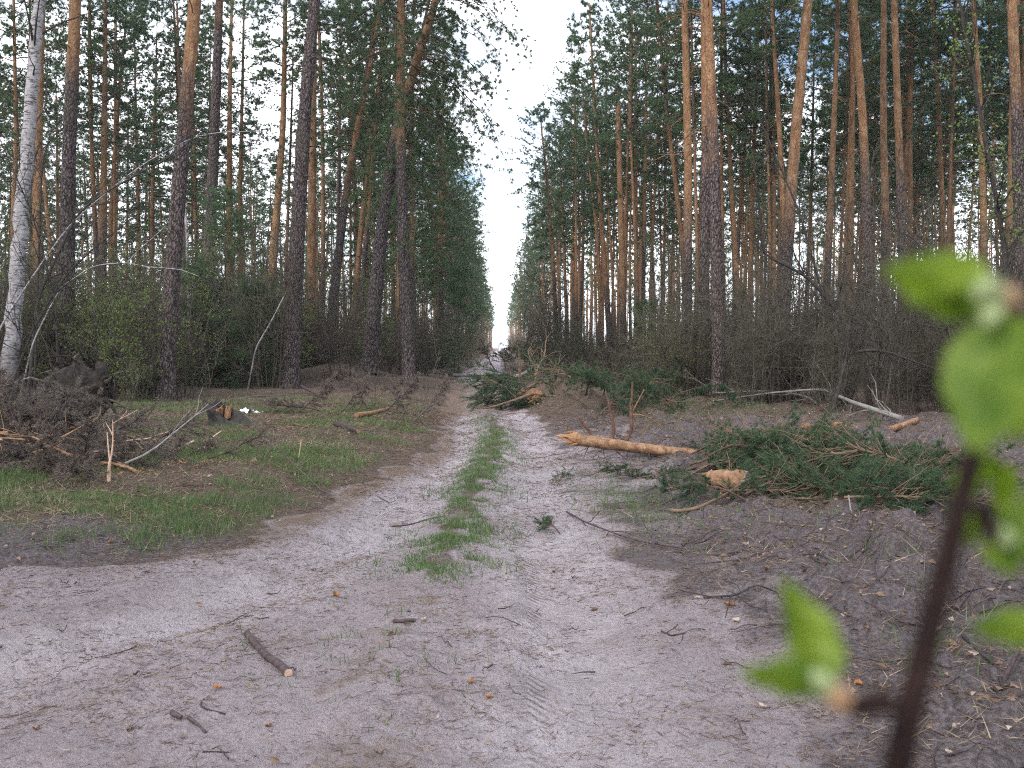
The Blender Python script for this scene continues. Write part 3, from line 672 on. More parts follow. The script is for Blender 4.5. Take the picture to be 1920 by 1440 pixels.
mb.blades(np.stack([x, y, z0], -1), unit(np.stack([rng.normal(0, .35, k), rng.normal(0, .35, k), np.ones(k)], -1)), rng.uniform(.7, 2.0, k), .09, rng)
stuff('far_undergrowth', mb, LEAF_DULL_FAR, 'brownish scrub filling the foot of the distant stands', 'undergrowth', False)
sp_ = []; tries = 0  # out-of-view trees, added to block sky light from the sides and behind
while len(sp_) < 230 and tries < 9000:
    tries += 1; x, y = rng.uniform(-48, 48), rng.uniform(-42, 46)
    if abs(x) < max(8.5, .86 * y + 3): continue
    if any((a_ - x) ** 2 + (b_ - y) ** 2 < 5 for a_, b_ in sp_): continue
    sp_.append((x, y))
woods('unseen_shade_woodland', sp_, 60, .5, .12, 'unseen pine woods added beside and behind the viewpoint to darken the forest', rng)

# ------------------------------------------------------------------ shrubs and small broadleaved trees
def wander(p, d, l, k, jit, rng, up=0.0):
    pts = [np.array(p, float)]; d = unit(d)
    for i in range(k):
        d = unit(d + rng.normal(0, jit, 3) + np.array((0, 0, up))); pts.append(pts[-1] + d * l / k)
    return np.array(pts)
def make_shrub(seed, h, nst, spread, ntw=11, nsub=5, leaf=0, r=.013, lsize=.055):
    rng = np.random.default_rng(seed); mb = MB(); lf = MB(); C = []; D = []
    for i in range(nst):
        az = rng.uniform(0, 6.28); rr = .35 * math.sqrt(rng.uniform())
        p = np.array((rr * math.cos(az), rr * math.sin(az), -.03)); hh = h * rng.uniform(.45, 1.05)
        pts = wander(p, (math.cos(az) * spread * rng.uniform(.2, 1), math.sin(az) * spread * rng.uniform(.2, 1), 1), hh, 6, .10, rng, .05)
        mb.tube(pts, np.linspace(r, .006, 7), 3)
        for k in range(ntw):
            s = rng.uniform(.12, .98) * 6; a = int(min(5, s)); q = pts[a] + (pts[a + 1] - pts[a]) * (s - a)
            d = unit(rng.normal(0, .8, 3) + np.array((0, 0, .6))); l = hh * rng.uniform(.12, .30)
            tw = wander(q, d, l, 3, .2, rng, .08); mb.tube(tw, np.linspace(.0068, .0046, 4), 3)
            for u in range(nsub):
                q2 = tw[rng.integers(1, 4)]; t2 = wander(q2, unit(d + rng.normal(0, .7, 3)), l * rng.uniform(.3, .6), 2, .2, rng, .08)
                mb.tube(t2, [.0052, .0044, .0034], 3)
                if leaf and rng.uniform() < leaf:
                    for e in (t2[1], t2[2], tw[3]): C.append(e); D.append(unit(rng.normal(0, 1, 3)))
    if C:
        C = np.repeat(np.array(C), 2, 0); D = unit(np.repeat(np.array(D), 2, 0) + rng.normal(0, .6, (len(C), 3)))
        lf.leaves(C + rng.normal(0, .03, C.shape), D, lsize * rng.uniform(.6, 1.2, len(C)), lsize * .7, rng)
    return mb, lf
SHB = [make_shrub(500 + i, h, n, s)[0].mesh('bare_stems_%d' % i, TWIG) for i, (h, n, s) in enumerate([(2.8, 20, .4), (3.5, 18, .3), (2.2, 22, .55), (4.3, 16, .25), (1.6, 26, .8), (5.4, 10, .2)])]
SHT = []
for m_ in SHB[:3]: m2 = m_.copy(); m2.materials[0] = TWIG_TAN; SHT.append(m2)
SHL = []
for i, (h, n, s, lfp) in enumerate([(3.4, 13, .4, .5), (4.4, 11, .3, .4), (2.6, 15, .5, .45)]):
    a, b_ = make_shrub(520 + i, h, n, s, leaf=lfp); SHL.append((a.mesh('leafy_stems_%d' % i, TWIG), b_.mesh('leafy_leaves_%d' % i, LEAF, False)))
SHD = []
for i, (h, n, s, lfp) in enumerate([(3.6, 15, .35, .5), (2.6, 17, .5, .5)]):
    a, b_ = make_shrub(540 + i, h, n, s, leaf=lfp, lsize=.035); SHD.append((a.mesh('bud_stems_%d' % i, TWIG), b_.mesh('bud_leaves_%d' % i, LEAF_DULL, False)))
def shrub(x, y, kind, label, group, rng, sc=None):
    vi = rng.integers(len(SHB)); tall = kind == 'b' and vi in (3, 5)
    o = thing('leafy_shrub' if kind in 'ld' else 'thicket_sapling' if tall else 'bare_shrub', label, 'sapling' if tall else 'shrub', (x, y, gz(x, y)), rng.uniform(0, 6.28), group)
    if tall: o['group'] = 'thin bare saplings in the thickets'; label = '#tall bare thicket sapling'; o['label'] = 'tall bare sapling at the far road edge'
    s = sc or rng.uniform(.8, 1.3) * (1.15 if x < 0 else 1.0); o.scale = (s, s, s * rng.uniform(.85, 1.1))
    if kind == 't': obj('stems', SHT[vi % 3], o)
    elif kind == 'b': obj('stems', SHB[vi], o)
    else:
        a, b_ = (SHL if kind == 'l' else SHD)[rng.integers(3 if kind == 'l' else 2)]
        obj('stems', a, o); obj('foliage', b_, o)
    if label.startswith('#'): count_me(o, x, y, label[1:])
    return o
rng = np.random.default_rng(88)
def shrub_front_left(y): return np.interp(y, [22, 25, 30, 36, 42, 70], [-12, -9.5, -7.6, -4.2, -3.6, -3.4])
def shrub_front_right(y): return np.interp(y, [17, 20, 24, 30, 70], [10, 7, 4.6, 3.2, 3.4])
n1 = n2 = 0; tries = 0; sp = []
while (n1 < 260 or n2 < 240) and tries < 60000:
    tries += 1; y = 18 + 55 * rng.uniform() ** 1.5; x = rng.uniform(-.72, .72) * y
    if any((a - x) ** 2 + (b_ - y) ** 2 < .45 for a, b_ in sp): continue
    if x < shrub_front_left(y) and y > 25.5 and n1 < 260:
        n1 += 1; sp.append((x, y)); u = rng.uniform()
        if x > -5.5 and y > 38 and u < .6: shrub(x, y, 'd', '#yellow-green budding shrub', 'budding shrubs left of the road', rng)
        elif u < (.22 if x < -5 else .12): shrub(x, y, 'l', '#green-leaved thicket shrub', 'leafy shrubs left of the road', rng)
        else: shrub(x, y, 'b', '#bare twiggy thicket shrub', 'bare shrubs left of the road', rng)
    elif x > shrub_front_right(y) and n2 < 240:
        n2 += 1; sp.append((x, y)); u = rng.uniform()
        if u < .34 and y > 24: shrub(x, y, 'd', '#dull green budding shrub', 'budding shrubs right of the road', rng)
        else: shrub(x, y, 'b', '#bare twiggy thicket shrub', 'bare shrubs right of the road', rng)
# thin scrub along the far road edges
for i in range(36):
    y = 62 + 5.5 * i; s = -1 if i % 2 else 1; x = (-3.9 if s < 0 else 3.9) + rng.normal() * .4
    shrub(x, y, 't' if i % 3 else 'd', 'brownish scrub bush, %s from the camera along the far %s road edge' % (ORD[i // 2], 'left' if s < 0 else 'right'), 'scrub along the far road edges', rng, rng.uniform(1.1, 1.9))
# bright leafy shrubs in front of the curved pine
for i, (px, Y, lab) in enumerate([(205, 25.5, 'bright green leafy shrub at the foot of the left pines, leaves sparse'), (262, 24.5, 'bright leafy shrub just left of the curved flaky pine'), (120, 26.5, 'leafy shrub in front of the thick straight pine on the left'), (345, 26.5, 'small leafy shrub just right of the curved flaky pine')]):
    p = P(px, 760, Y); shrub(p[0], Y, 'l', lab, 'bright leafy shrubs by the curved pine', rng, 1.05)

# young evergreens in the understorey
def make_young(seed, H, R):
    br, nd, L = make_crown(seed, H, R, 60, droop=.25, nsub=7, ntuft=4, nblade=14, ln=.13, wd=.012, low=.9, bare=.15, axis_r=.04)
    return br.mesh('young_stem_%d' % seed, TWIG), nd.mesh('young_needles_%d' % seed, NEEDLE, False)
YG = [make_young(601, 5.2, 1.35), make_young(602, 3.4, 1.1)]
for px, Y, k, s, lab in [(425, 33, 0, 1.25, 'soft dark green young pine between the dark furrowed and the big grey pines'), (480, 32, 1, 1.0, 'small young pine just left of the big dark grey pine'), (375, 34, 1, 1.2, 'young pine in the shade behind the dark furrowed pine'), (860, 52, 0, 1.1, 'young pine at the left road edge beyond the last big trunk'), (1210, 42, 1, 1.0, 'young pine in the thicket right of the road below the snag')]:
    x = P(px, 740, Y)[0]; o = thing('young_pine', lab, 'young pine', (x, Y, gz(x, Y)), rng.uniform(0, 6), 'young evergreens'); o.scale = (s,) * 3
    obj('trunk', YG[k][0], o); obj('crown', YG[k][1], o)

def broadleaf(name, label, cat, poly, Y, r0, r1, mat, seed, twigs=14, tl=1.2, leaves=0, lmat=None, sub=4, group=None, dY=0, lsize=.06, lo=.2, tmat=None, up=.1, fork=None):
    """a thin crooked stem traced by pixels at distance Y (dY further away at its tip), with side twigs"""
    rng = np.random.default_rng(seed); k = len(poly)
    W = [P(px, py, Y + dY * i / (k - 1)) for i, (px, py) in enumerate(poly)]
    W[0][2] = gz(W[0][0], W[0][1]) - .04; W = smooth_poly(W, 6 * k); W[2:-1] += rng.normal(0, r0 * .10, (len(W) - 3, 3)); b = W[0].copy(); pts = W - b
    o = thing(name, label, cat, b, 0, group)
    st = MB(); rad = np.linspace(r0, r1, len(pts)); st.tube(pts, rad, 8, wob=.04, rng=rng, cap=True)
    if fork:
        fk = MB(); fk.tube(smooth_poly([P(a_, b_, Y) - b for a_, b_ in fork], 10), np.linspace(r1 * 2, r1, 10), 6, cap=True); obj('fork', fk.mesh('fork', mat), o)
    tw = MB(); lf = MB(); C = []
    for i in range(twigs):
        j = int(len(pts) * rng.uniform(lo, .97)); d = unit(unit(pts[min(j + 1, len(pts) - 1)] - pts[j - 1]) * .7 + rng.normal(0, .7, 3) + np.array((0, 0, .2)))
        l = tl * rng.uniform(.4, 1.2); q = wander(pts[j], d, l, 5, .16, rng, up); rr = min(rad[j] * .55, .004 + .012 * l)
        tw.tube(q, np.linspace(rr, .004, 6), 4)
        for u in range(sub):
            q2 = wander(q[rng.integers(1, 6)], unit(d + rng.normal(0, .6, 3)), l * rng.uniform(.25, .55), 3, .2, rng, up)
            tw.tube(q2, [.006, .005, .004, .003], 3)
            for e in q2[1:]: C.append(e)
    obj('trunk', st.mesh('trunk', mat), o)
    if twigs > 5: obj('branches', tw.mesh('branches', tmat or mat), o)
    if leaves:
        C = np.repeat(np.array(C), leaves, 0); C = C + rng.normal(0, .07, C.shape)
        lf.leaves(C, unit(rng.normal(0, 1, C.shape)), lsize * rng.uniform(.6, 1.2, len(C)), lsize * .65, rng)
        obj('foliage', lf.mesh('foliage', lmat or LEAF, False), o)
    return o
broadleaf('birch_tree', 'tall white birch leaning right at the left border', 'birch tree', [(14, 735), (26, 600), (42, 400), (56, 200), (72, 20), (84, -160), (92, -330)], 25, .23, .10, BIRCH, 701, 26, 2.2, 1, LEAF, 5, lo=.3, tmat=DARKBARK)
broadleaf('birch_sapling', 'white birch stem bowed right across the left pines', 'birch tree', [(-50, 745), (0, 612), (75, 498), (130, 422), (178, 378), (230, 337), (272, 304), (310, 285), (350, 262), (390, 249), (440, 247), (495, 246)], 22, .028, .006, BIRCH, 702, 16, 1.1, 0, None, 4, tmat=DARKBARK, lo=.4)
broadleaf('birch_sapling', 'thin white birch stem with a kinked fork, below the bowed birch', 'birch tree', [(30, 745), (62, 640), (112, 540), (175, 497), (205, 495), (240, 491), (268, 500), (300, 502), (345, 505), (358, 513), (372, 518)], 21, .020, .006, BIRCH, 703, 8, .6, 0, None, 3, tmat=DARKBARK, lo=.5, fork=[(240, 491), (262, 466), (285, 448), (312, 422)])
broadleaf('birch_sapling', 'slanting pale dead birch pole left of the big dark grey pine', 'birch tree', [(462, 695), (480, 650), (505, 610), (532, 556)], 28.5, .026, .016, BIRCH, 705, 0, .4, 0, None, 2, tmat=DARKBARK, lo=.4)
broadleaf('birch_tree', 'slim white birch stem seen between the curved pine and the furrowed pine', 'birch tree', [(362, 740), (355, 600), (350, 420), (345, 380)], 34, .07, .05, BIRCH, 706, 0, .8, 0, None, 3, tmat=DARKBARK)
for i, (poly, Y, r, lab) in enumerate([
    ([(50, 745), (70, 560), (150, 390), (250, 330), (330, 290), (420, 200)], 22, .045, 'dark crooked shrub tree arching right below the bowed birch'),
    ([(0, 720), (60, 620), (120, 520), (170, 470), (260, 400)], 20, .03, 'dark bare sapling leaning right at the left border'),
    ([(110, 760), (105, 560), (60, 400), (0, 260)], 22, .035, 'dark bare sapling leaning left over the birch'),
    ([(60, 560), (80, 260), (140, 225), (200, 190), (320, 90)], 24.2, .03, 'black bare branchy sapling rising beside the birch')]):
    broadleaf('bare_sapling', lab, 'sapling', poly, Y, r, .010, DARKBARK, 720 + i, 22, 1.3, 0, None, 5, 'dark saplings beside the birch')
broadleaf('bare_sapling', 'dark crooked sapling leaning left, arching over the right thicket', 'sapling', [(1632, 790), (1622, 700), (1600, 625), (1560, 570), (1510, 515), (1440, 482), (1400, 440)], 22, .075, .02, DARKBARK, 731, 18, 1.3, 0, None, 4)
broadleaf('bare_sapling', 'dark upright sapling with a peeling foot left of the thick leaning pine', 'sapling', [(1432, 765), (1438, 690), (1430, 600), (1436, 500), (1425, 400), (1410, 280)], 25, .05, .02, DARKBARK, 732, 20, 1.2, 1, LEAF_DULL, 4)
broadleaf('bare_sapling', 'long dark sapling sweeping up left behind the crossing pines', 'sapling', [(1560, 745), (1545, 560), (1500, 400), (1440, 260), (1400, 170)], 27, .05, .015, DARKBARK, 733, 20, 1.2, 0, None, 4)
broadleaf('bare_sapling', 'dark branch-like sapling lying over to the right behind the big leaf', 'sapling', [(1560, 760), (1590, 660), (1650, 655), (1720, 680), (1790, 705)], 19, .04, .015, DARKBARK, 734, 22, 1.0, 0, None, 5)
broadleaf('leafy_tree', 'slim dark tree with fresh green leaves near the right border', 'broadleaf tree', [(1905, 790), (1895, 600), (1880, 440), (1850, 280), (1825, 140), (1800, 20), (1790, -60)], 20, .075, .025, DARKBARK, 735, 34, 1.3, 2, LEAF, 5, lsize=.075, lo=.3)
broadleaf('leafy_tree', 'second slim leafy tree, leaves thin, left of the dark-footed pine', 'broadleaf tree', [(1640, 770), (1650, 640), (1600, 480), (1560, 330)], 27, .05, .015, DARKBARK, 736, 26, 1.3, 1, LEAF_DULL, 5, lsize=.06)
broadleaf('leafy_tree', 'young green-leaved tree under the strong orange pine', 'broadleaf tree', [(1240, 742), (1236, 640), (1230, 560), (1222, 500)], 38, .04, .015, DARKBARK, 737, 30, 1.5, 1, LEAF_DULL, 5, lsize=.07)
broadleaf('bare_sapling', 'tangle-topped dark sapling at the right border behind the leaves', 'sapling', [(1800, 800), (1790, 690), (1770, 560), (1740, 480), (1700, 430)], 18.5, .04, .012, DARKBARK, 738, 26, 1.2, 0, None, 5)
broadleaf('bare_sapling', 'thin straight grey shoot standing in front of the right thicket', 'sapling', [(1652, 812), (1664, 740), (1672, 680)], 17.5, .012, .006, TWIG, 739, 6, .4, 0, None, 2)
for i, (poly, Y, lab) in enumerate([
    ([(235, 800), (245, 760), (262, 700)], 18.5, 'thin dry stem shooting up behind the brown brash heap'),
    ([(375, 800), (388, 750), (400, 690)], 19, 'reddish sapling leaning at the edge of the left verge'),
    ([(700, 800), (704, 740), (700, 690)], 20, 'dead weed stalk standing on the left verge before the bank'),
    ([(790, 780), (812, 700), (824, 660)], 24, 'bare whip standing at the track edge left')]):
    broadleaf('bare_sapling', lab, 'sapling', poly, Y, .010, .005, TWIG, 750 + i, 8, .5, 0, None, 3, up=.2)

# ------------------------------------------------------------------ brash: boughs, logs, sticks
def make_bough(seed, L, green, nt=26, bend=.25):
    rng = np.random.default_rng(seed); st = MB(); nd = MB(); C = []; A = []
    pts = wander((0, 0, .05), (1, 0, .25), L, 8, .12, rng, -.03); st.tube(pts, np.linspace(.024, .007, 9), 6, wob=.05, rng=rng, cap=True)
    for i in range(16):
        q = pts[rng.integers(2, 8)]; tw = wander(q, unit(np.array((rng.uniform(.5, 1), rng.normal() * .7, .25 + rng.normal() * .3))), L * rng.uniform(.2, .45), 5, .14, rng, -.04); st.tube(tw, np.linspace(.008, .003, 6), 4)
    for i in range(nt):
        s = rng.uniform(.25, 1) * 8; a = int(min(7, s)); q = pts[a] + (pts[a + 1] - pts[a]) * (s - a)
        d = unit(np.array((rng.uniform(.4, 1), rng.normal() * .8, rng.normal() * .35 + .1))); l = L * rng.uniform(.14, .36)
        tw = wander(q, d, l, 4, .16, rng, .02); st.tube(tw, np.linspace(.008, .0035, 5), 4)
        for u in range(7):
            C.append(tw[2] + (tw[4] - tw[2]) * u / 6 + rng.normal(0, .02, 3)); A.append(unit(tw[4] - tw[2]))
    tuft_needles(nd, C, A, 26 if green else 24, .085, .0058, rng, .65)
    return st, nd
BG = []; BD = []
for i in range(5):
    s_, n_ = make_bough(800 + i, [1.7, 2.2, 1.4, 1.9, 1.2][i], True)
    BG.append((s_.mesh('green_bough_stem_%d' % i, TANLIMB if i % 2 else LIMB), n_.mesh('green_bough_needles_%d' % i, NEEDLE_FRESH, False)))
for i in range(4):
    s_, n_ = make_bough(830 + i, [1.6, 2.0, 1.3, 1.8][i], False)
    BD.append((s_.mesh('dry_bough_stem_%d' % i, STICKBARK), n_.mesh('dry_bough_needles_%d' % i, NEEDLE_DRY, False)))
def bough(V, x, y, dz, rz, tilt, label, group, rng, sc=1.0, roll=None):
    o = thing('pine_bough', label, 'pine bough', (x, y, gz(x, y) + dz), 0, group)
    o.rotation_euler = (rng.uniform(-.4, .4) if roll is None else roll, tilt, rz); o.scale = (sc,) * 3
    a, b_ = V[rng.integers(len(V))]; obj('stem', a, o); obj('needles', b_, o)
rng = np.random.default_rng(91)
# green heap right of the track; height follows a low mound
for i in range(70):
    u, v = rng.uniform(), rng.uniform()
    px = 1280 + 370 * u ** 1.1; py = 850 + 76 * v ** 1.2 + 34 * u
    g = G(px, py); hgt = .20 * math.exp(-((px - 1420) / 150) ** 2) * math.exp(-((py - 868) / 36) ** 2)
    bough(BG, g[0], g[1], hgt * rng.uniform(.1, 1), rng.uniform(-.7, .7) if i % 5 or px < 1400 else rng.uniform(0, 6.28), rng.uniform(-.10, .16), 'cut green pine bough in the %s %s of the right-hand brash heap' % ('front' if py > 900 else 'middle' if py > 872 else 'back', 'left part' if px < 1360 else 'centre' if px < 1450 else 'right part'), 'green boughs in the right-hand heap', rng, rng.uniform(.42, .72))
for px, py, rz in [(1105, 897, .2), (1150, 900, .1), (1195, 902, 6.2), (1230, 903, .2)]:
    g = G(px, py); bough(BG, g[0], g[1], .02, rz, -.05, 'green pine bough lying under the broken trunk beside the track', 'green boughs under the broken trunk', rng, .3)
for px, py, rz, s_, lab in [(1500, 940, 1.2, .8, 'green bough at the near edge of the right-hand heap, dense tuft'), (1395, 945, 2.8, .6, 'small green bough beside the cut log end'), (1690, 960, 2.4, .8, 'green bough spreading behind the brown sapling stem'), (1800, 930, 2.9, .9, 'green bough at the far right behind the blurred leaves'), (1890, 950, 3.0, .9, 'green bough at the right border behind the blurred leaves'),
                            (1050, 1004, 2.0, .28, 'small green pine tip lying on the right wheel track'), (1045, 915, 1.4, .26, 'wilted green pine tip near the track, beyond the first tip')]:
    g = G(px, py); bough(BG, g[0], g[1], .01, rz, -.02, lab, None, rng, s_)
# green brash further off along the thicket
for i in range(15):
    px = rng.uniform(1085, 1310); py = rng.uniform(750, 768); g = G(px, py)
    bough(BG, g[0], g[1], rng.uniform(0, .3), rng.uniform(0, 6.28), rng.uniform(-.3, .1), 'green bough in the low brash along the right thicket, %s' % ('nearest the road' if px < 1110 else 'left of the twin pines' if px < 1200 else 'before the twin pines'), 'green boughs along the right thicket', rng, 1.0)
# brown heap left
for i in range(84):
    px = -70 + 285 * rng.uniform() ** 1.15; k = np.interp(px, [-60, 60, 150, 250, 300], [1.1, .8, .22, .2, .12]); py = rng.uniform(808, 892)
    g = G(px, py); hgt = k * .7 * math.exp(-((py - 838) / 34) ** 2)
    bough(BD, g[0], g[1], hgt * rng.uniform(.05, 1), rng.uniform(0, 6.28), rng.uniform(-.07, .16), 'dry brown bough in the %s %s of the dead heap at left' % ('front' if py > 862 else 'middle' if py > 835 else 'back', 'left part' if px < 20 else 'centre' if px < 110 else 'right part'), 'dry boughs in the left heap', rng, rng.uniform(.42, .7))
for i in range(30):
    px = rng.uniform(-20, 290); g = G(px, rng.uniform(825, 890)); a_ = rng.uniform(-.5, .5) + (math.pi if rng.uniform() < .5 else 0); l_ = rng.uniform(.5, 1.3)
    hz = np.interp(px, [-20, 150, 300], [.5, .25, .1]) * rng.uniform(.3, 1)
    o = thing('dry_branch', 'bare %s branch lying in the %s of the dead brash heap at left' % ('orange' if i % 2 else 'peeled' if i % 4 == 0 else 'grey', 'left part' if px < 80 else 'centre' if px < 180 else 'right part'), 'branch', g, 0, 'bare branches in the left heap')
    q = wander((0, 0, hz), (math.cos(a_), math.sin(a_), rng.uniform(-.25, .3)), l_, 6, .16, rng); mb = MB(); mb.tube(q, np.linspace(rng.uniform(.009, .026), .005, 7), 6, cap=True)
    for k in range(4): mb.tube(wander(q[rng.integers(2, 6)], unit(q[-1] - q[0]) + rng.normal(0, .6, 3), l_ * .3, 3, .2, rng), [.006, .005, .004, .003], 4)
    obj('stem', mb.mesh('stem', ORANGEBARK if i % 2 else PEELED if i % 4 == 0 else TWIG_GREY), o)
for px, py, rz in [(290, 880, .3), (330, 872, 2.2), (350, 862, 1.1), (390, 868, .2), (260, 872, 3.0)]:
    g = G(px, py); bough(BD, g[0], g[1], .03, rz, -.04, 'dry brown bough on the grass right of the left heap', 'dry boughs beside the left heap', rng, .36)
for px, py, rz in [(640, 778, 1), (690, 772, 2.3), (720, 778, .3), (560, 778, .2), (600, 776, 2.9), (760, 780, 1.9), (800, 772, .7), (660, 735, 2.5), (620, 730, 1.2)]:
    g = G(px, py); bough(BD, g[0], g[1], .03, rz, -.03, 'dry brown bough among the chips on the far left verge', 'dry boughs on the far left verge', rng, .7)

def stick(name, label, cat, pix, r0, r1, mat, lift=None, Y=None, n=8, seed=0, twigs=0, tl=.3, endmat=None, group=None, dz=0.0):
    """pix: pixels on the ground (Y None) or list with distances; lift: metres above ground per point"""
    rng = np.random.default_rng(3000 + seed + int(pix[0][0])); W = []
    for i, p in enumerate(pix):
        if len(p) == 3: q = P(p[0], p[1], p[2])
        elif Y is not None: q = P(p[0], p[1], Y)
        else: q = G(p[0], p[1]); q[2] += (r0 * .9 + (lift[i] if lift else 0))
        W.append(q)
    W = np.array(W)
    W = smooth_poly(W, max(5, 5 * len(pix))); b = W[0].copy(); b[2] = gz(b[0], b[1]); pts = W - b
    o = thing(name, label, cat, b, 0, group)
    mb = MB(); rad = np.linspace(r0, r1, len(pts)); mb.tube(pts, rad, n, wob=.05, rng=rng, cap=(1 if endmat else True))
    obj('stem', mb.mesh('stem', [mat] + ([endmat] if endmat else [])), o)
    if twigs:
        tw = MB()
        for i in range(twigs):
            j = rng.integers(1, len(pts)); d = unit(pts[j] - pts[j - 1]) * .8 + rng.normal(0, .7, 3); q = wander(pts[j], d, tl * rng.uniform(.3, 1.1), 4, .2, rng)
            tw.tube(q, np.linspace(min(rad[j] * .5, .012), .003, 5), 4)
        obj('twigs', tw.mesh('twigs', mat), o)
    return o
# foreground cut stick with pale sawn end
o = stick('stick', 'dark cut stick lying on the sand of the left track, pale end towards the camera', 'stick', [(463, 1192), (480, 1215), (502, 1238), (522, 1250), (541, 1268)], .0165, .021, STICKBARK, seed=1, n=12, endmat=PEELED)
stick('stick', 'thin dark twig broken off, lower left on the sand', 'stick', [(354, 1348), (368, 1360), (386, 1376)], .008, .004, STICKBARK, seed=2)
stick('stick', 'short fat bark-covered stub beside the thin broken twig', 'stick', [(322, 1340), (330, 1345), (340, 1350)], .012, .010, STICKBARK, seed=3)
stick('stick', 'hooked black twig above the thin broken twig', 'stick', [(422, 1340), (390, 1332), (376, 1325), (378, 1316)], .004, .003, DARKBARK, seed=4)
stick('stick', 'long wiry twig near the bottom border left of centre', 'stick', [(380, 1411), (420, 1412), (480, 1420)], .004, .003, DARKBARK, seed=5)
stick('stick', 'brown bark stub lying in the middle of the road', 'stick', [(738, 1168), (755, 1168), (778, 1166)], .012, .010, STICKBARK, seed=6)
stick('stick', 'dark twig arching over the left rut beside the grass strip', 'stick', [(735, 988), (770, 985), (800, 975), (828, 970)], .008, .004, STICKBARK, seed=7)
stick('stick', 'long dark twig from the green pine tip across the right wheel track', 'stick', [(1062, 965), (1095, 990), (1150, 1008), (1200, 1022), (1280, 1035)], .010, .005, STICKBARK, seed=8, twigs=8, tl=.5, lift=[.02, .05, .03, .02, .02])
stick('stick', 'dark forked twig on the churned soil right of the track', 'stick', [(1320, 1122), (1380, 1128), (1420, 1112), (1455, 1118)], .007, .004, DARKBARK, seed=9, twigs=6, tl=.4, lift=[0, .03, .05, .02])
stick('stick', 'small branching twig on the sand below the churned soil', 'stick', [(1240, 1185), (1258, 1194), (1285, 1188)], .006, .003, DARKBARK, seed=10, twigs=4, tl=.2)
stick('stick', 'brown stake leaning up at the lower right border', 'stick', [(1838, 1368), (1862, 1322, 3.95), (1885, 1270, 3.97), (1912, 1215, 4.0)], .013, .009, STICKBARK, seed=11)
stick('stick', 'dark fallen twig behind the leaning stake at lower right', 'stick', [(1805, 1205), (1840, 1230), (1868, 1250), (1880, 1295)], .010, .006, DARKBARK, seed=12)
stick('branch', 'smooth orange branch with a jagged end before the right-hand heap', 'branch', [(1256, 962), (1275, 965), (1310, 960), (1360, 945), (1410, 926), (1450, 915)], .019, .011, TANLIMB, seed=13, twigs=7, tl=.7, lift=[.01, .01, .02, .04, .07, .10], endmat=RAWWOOD)
stick('stick', 'split upright stub of wood right of the green heap', 'stick', [(1604, 1016), (1597, 970, 7.95), (1591, 928, 8.0)], .012, .007, TWIG_GREY, seed=14, twigs=1, tl=.3)
stick('stick', 'pale peeled stick standing at the back of the green heap', 'stick', [(1704, 890), (1694, 860, 12.4), (1688, 838, 12.4)], .016, .010, PEELED, seed=15)
stick('branch', 'grey dead branch lying along the right thicket, forked left', 'branch', [(1690, 800), (1600, 782), (1540, 768), (1440, 764), (1336, 760)], .05, .015, TWIG_GREY, seed=16, twigs=14, tl=1.3, lift=[.05, .2, .4, .3, .2])
stick('branch', 'second grey branch rising from the dead branch to the left', 'branch', [(1545, 770, 23), (1515, 742, 23), (1440, 732, 23.3), (1330, 737, 23.6)], .03, .01, TWIG_GREY, seed=17, twigs=10, tl=1.0)
stick('log', 'orange barked log lying behind the green heap', 'log', [(1508, 808), (1535, 811), (1570, 812), (1640, 810), (1720, 806)], .07, .05, ORANGEBARK, seed=18, n=12, endmat=RAWWOOD)
# boughs with orange bark standing out of the heap
for i, (pix, lab) in enumerate([
    ([(1280, 850, 14.2), (1330, 835, 14.2), (1370, 812, 14.2), (1430, 800, 14.4)], 'orange bough rising from the broken trunk top to the right'),
    ([(1285, 880, 12.6), (1340, 868, 12.6), (1400, 862, 12.6), (1470, 880, 12.5)], 'arched orange bough low in the green heap'),
    ([(1360, 858, 12.9), (1430, 832, 12.9), (1490, 840, 12.9), (1530, 862, 12.8)], 'arched orange bough over the middle of the green heap'),
    ([(1400, 872, 12.2), (1440, 890, 12.0), (1500, 912, 11.5)], 'thin straight branch poking out of the heap front'),
    ([(1590, 895, 11.5), (1630, 915, 11.2), (1665, 928, 11)], 'peeled brown branch at the right end of the heap'),
    ([(1700, 868, 13), (1735, 852, 13), (1757, 856, 13)], 'hooked brown branch right of the heap behind the sapling')]):
    stick('branch', lab, 'branch', pix, .020, .007, ORANGEBARK, seed=40 + i, twigs=12, tl=.7, n=6, group='orange boughs in the right-hand heap')
# left-hand pieces
def forked(label):
    g = G(205, 902); o = thing('forked_branch', label, 'branch', g)
    Y = g[1]; mb = MB()
    def pl(*p): return np.array([P(a, b_, Y) for a, b_ in p]) - g
    mb.tube(smooth_poly(pl((204, 904), (204, 885), (206, 865)), 7), np.linspace(.022, .016, 7), 8, cap=True)
    mb.tube(smooth_poly(pl((206, 866), (203, 840), (201, 810)), 7), np.linspace(.009, .006, 7), 7, cap=True)
    mb.tube(smooth_poly(pl((206, 866), (211, 845), (212, 815), (211, 785)), 9), np.linspace(.010, .005, 9), 7, cap=True)
    mb.tube(smooth_poly(pl((211, 815), (203, 800), (197, 790)), 6), np.linspace(.008, .005, 6), 6, cap=True)
    obj('stem', mb.mesh('stem', PEELED), o)
    d = MB(); rng = np.random.default_rng(4); c = pl((195, 788), (186, 778), (212, 778))
    tuft_needles(d, np.repeat(c, 3, 0), np.tile(np.array((-.5, 0, -.6)), (9, 1)), 18, .12, .006, rng, .6)
    obj('needles', d.mesh('needles', NEEDLE_DRY, False), o)
forked('pale peeled forked branch standing upright before the brown heap')
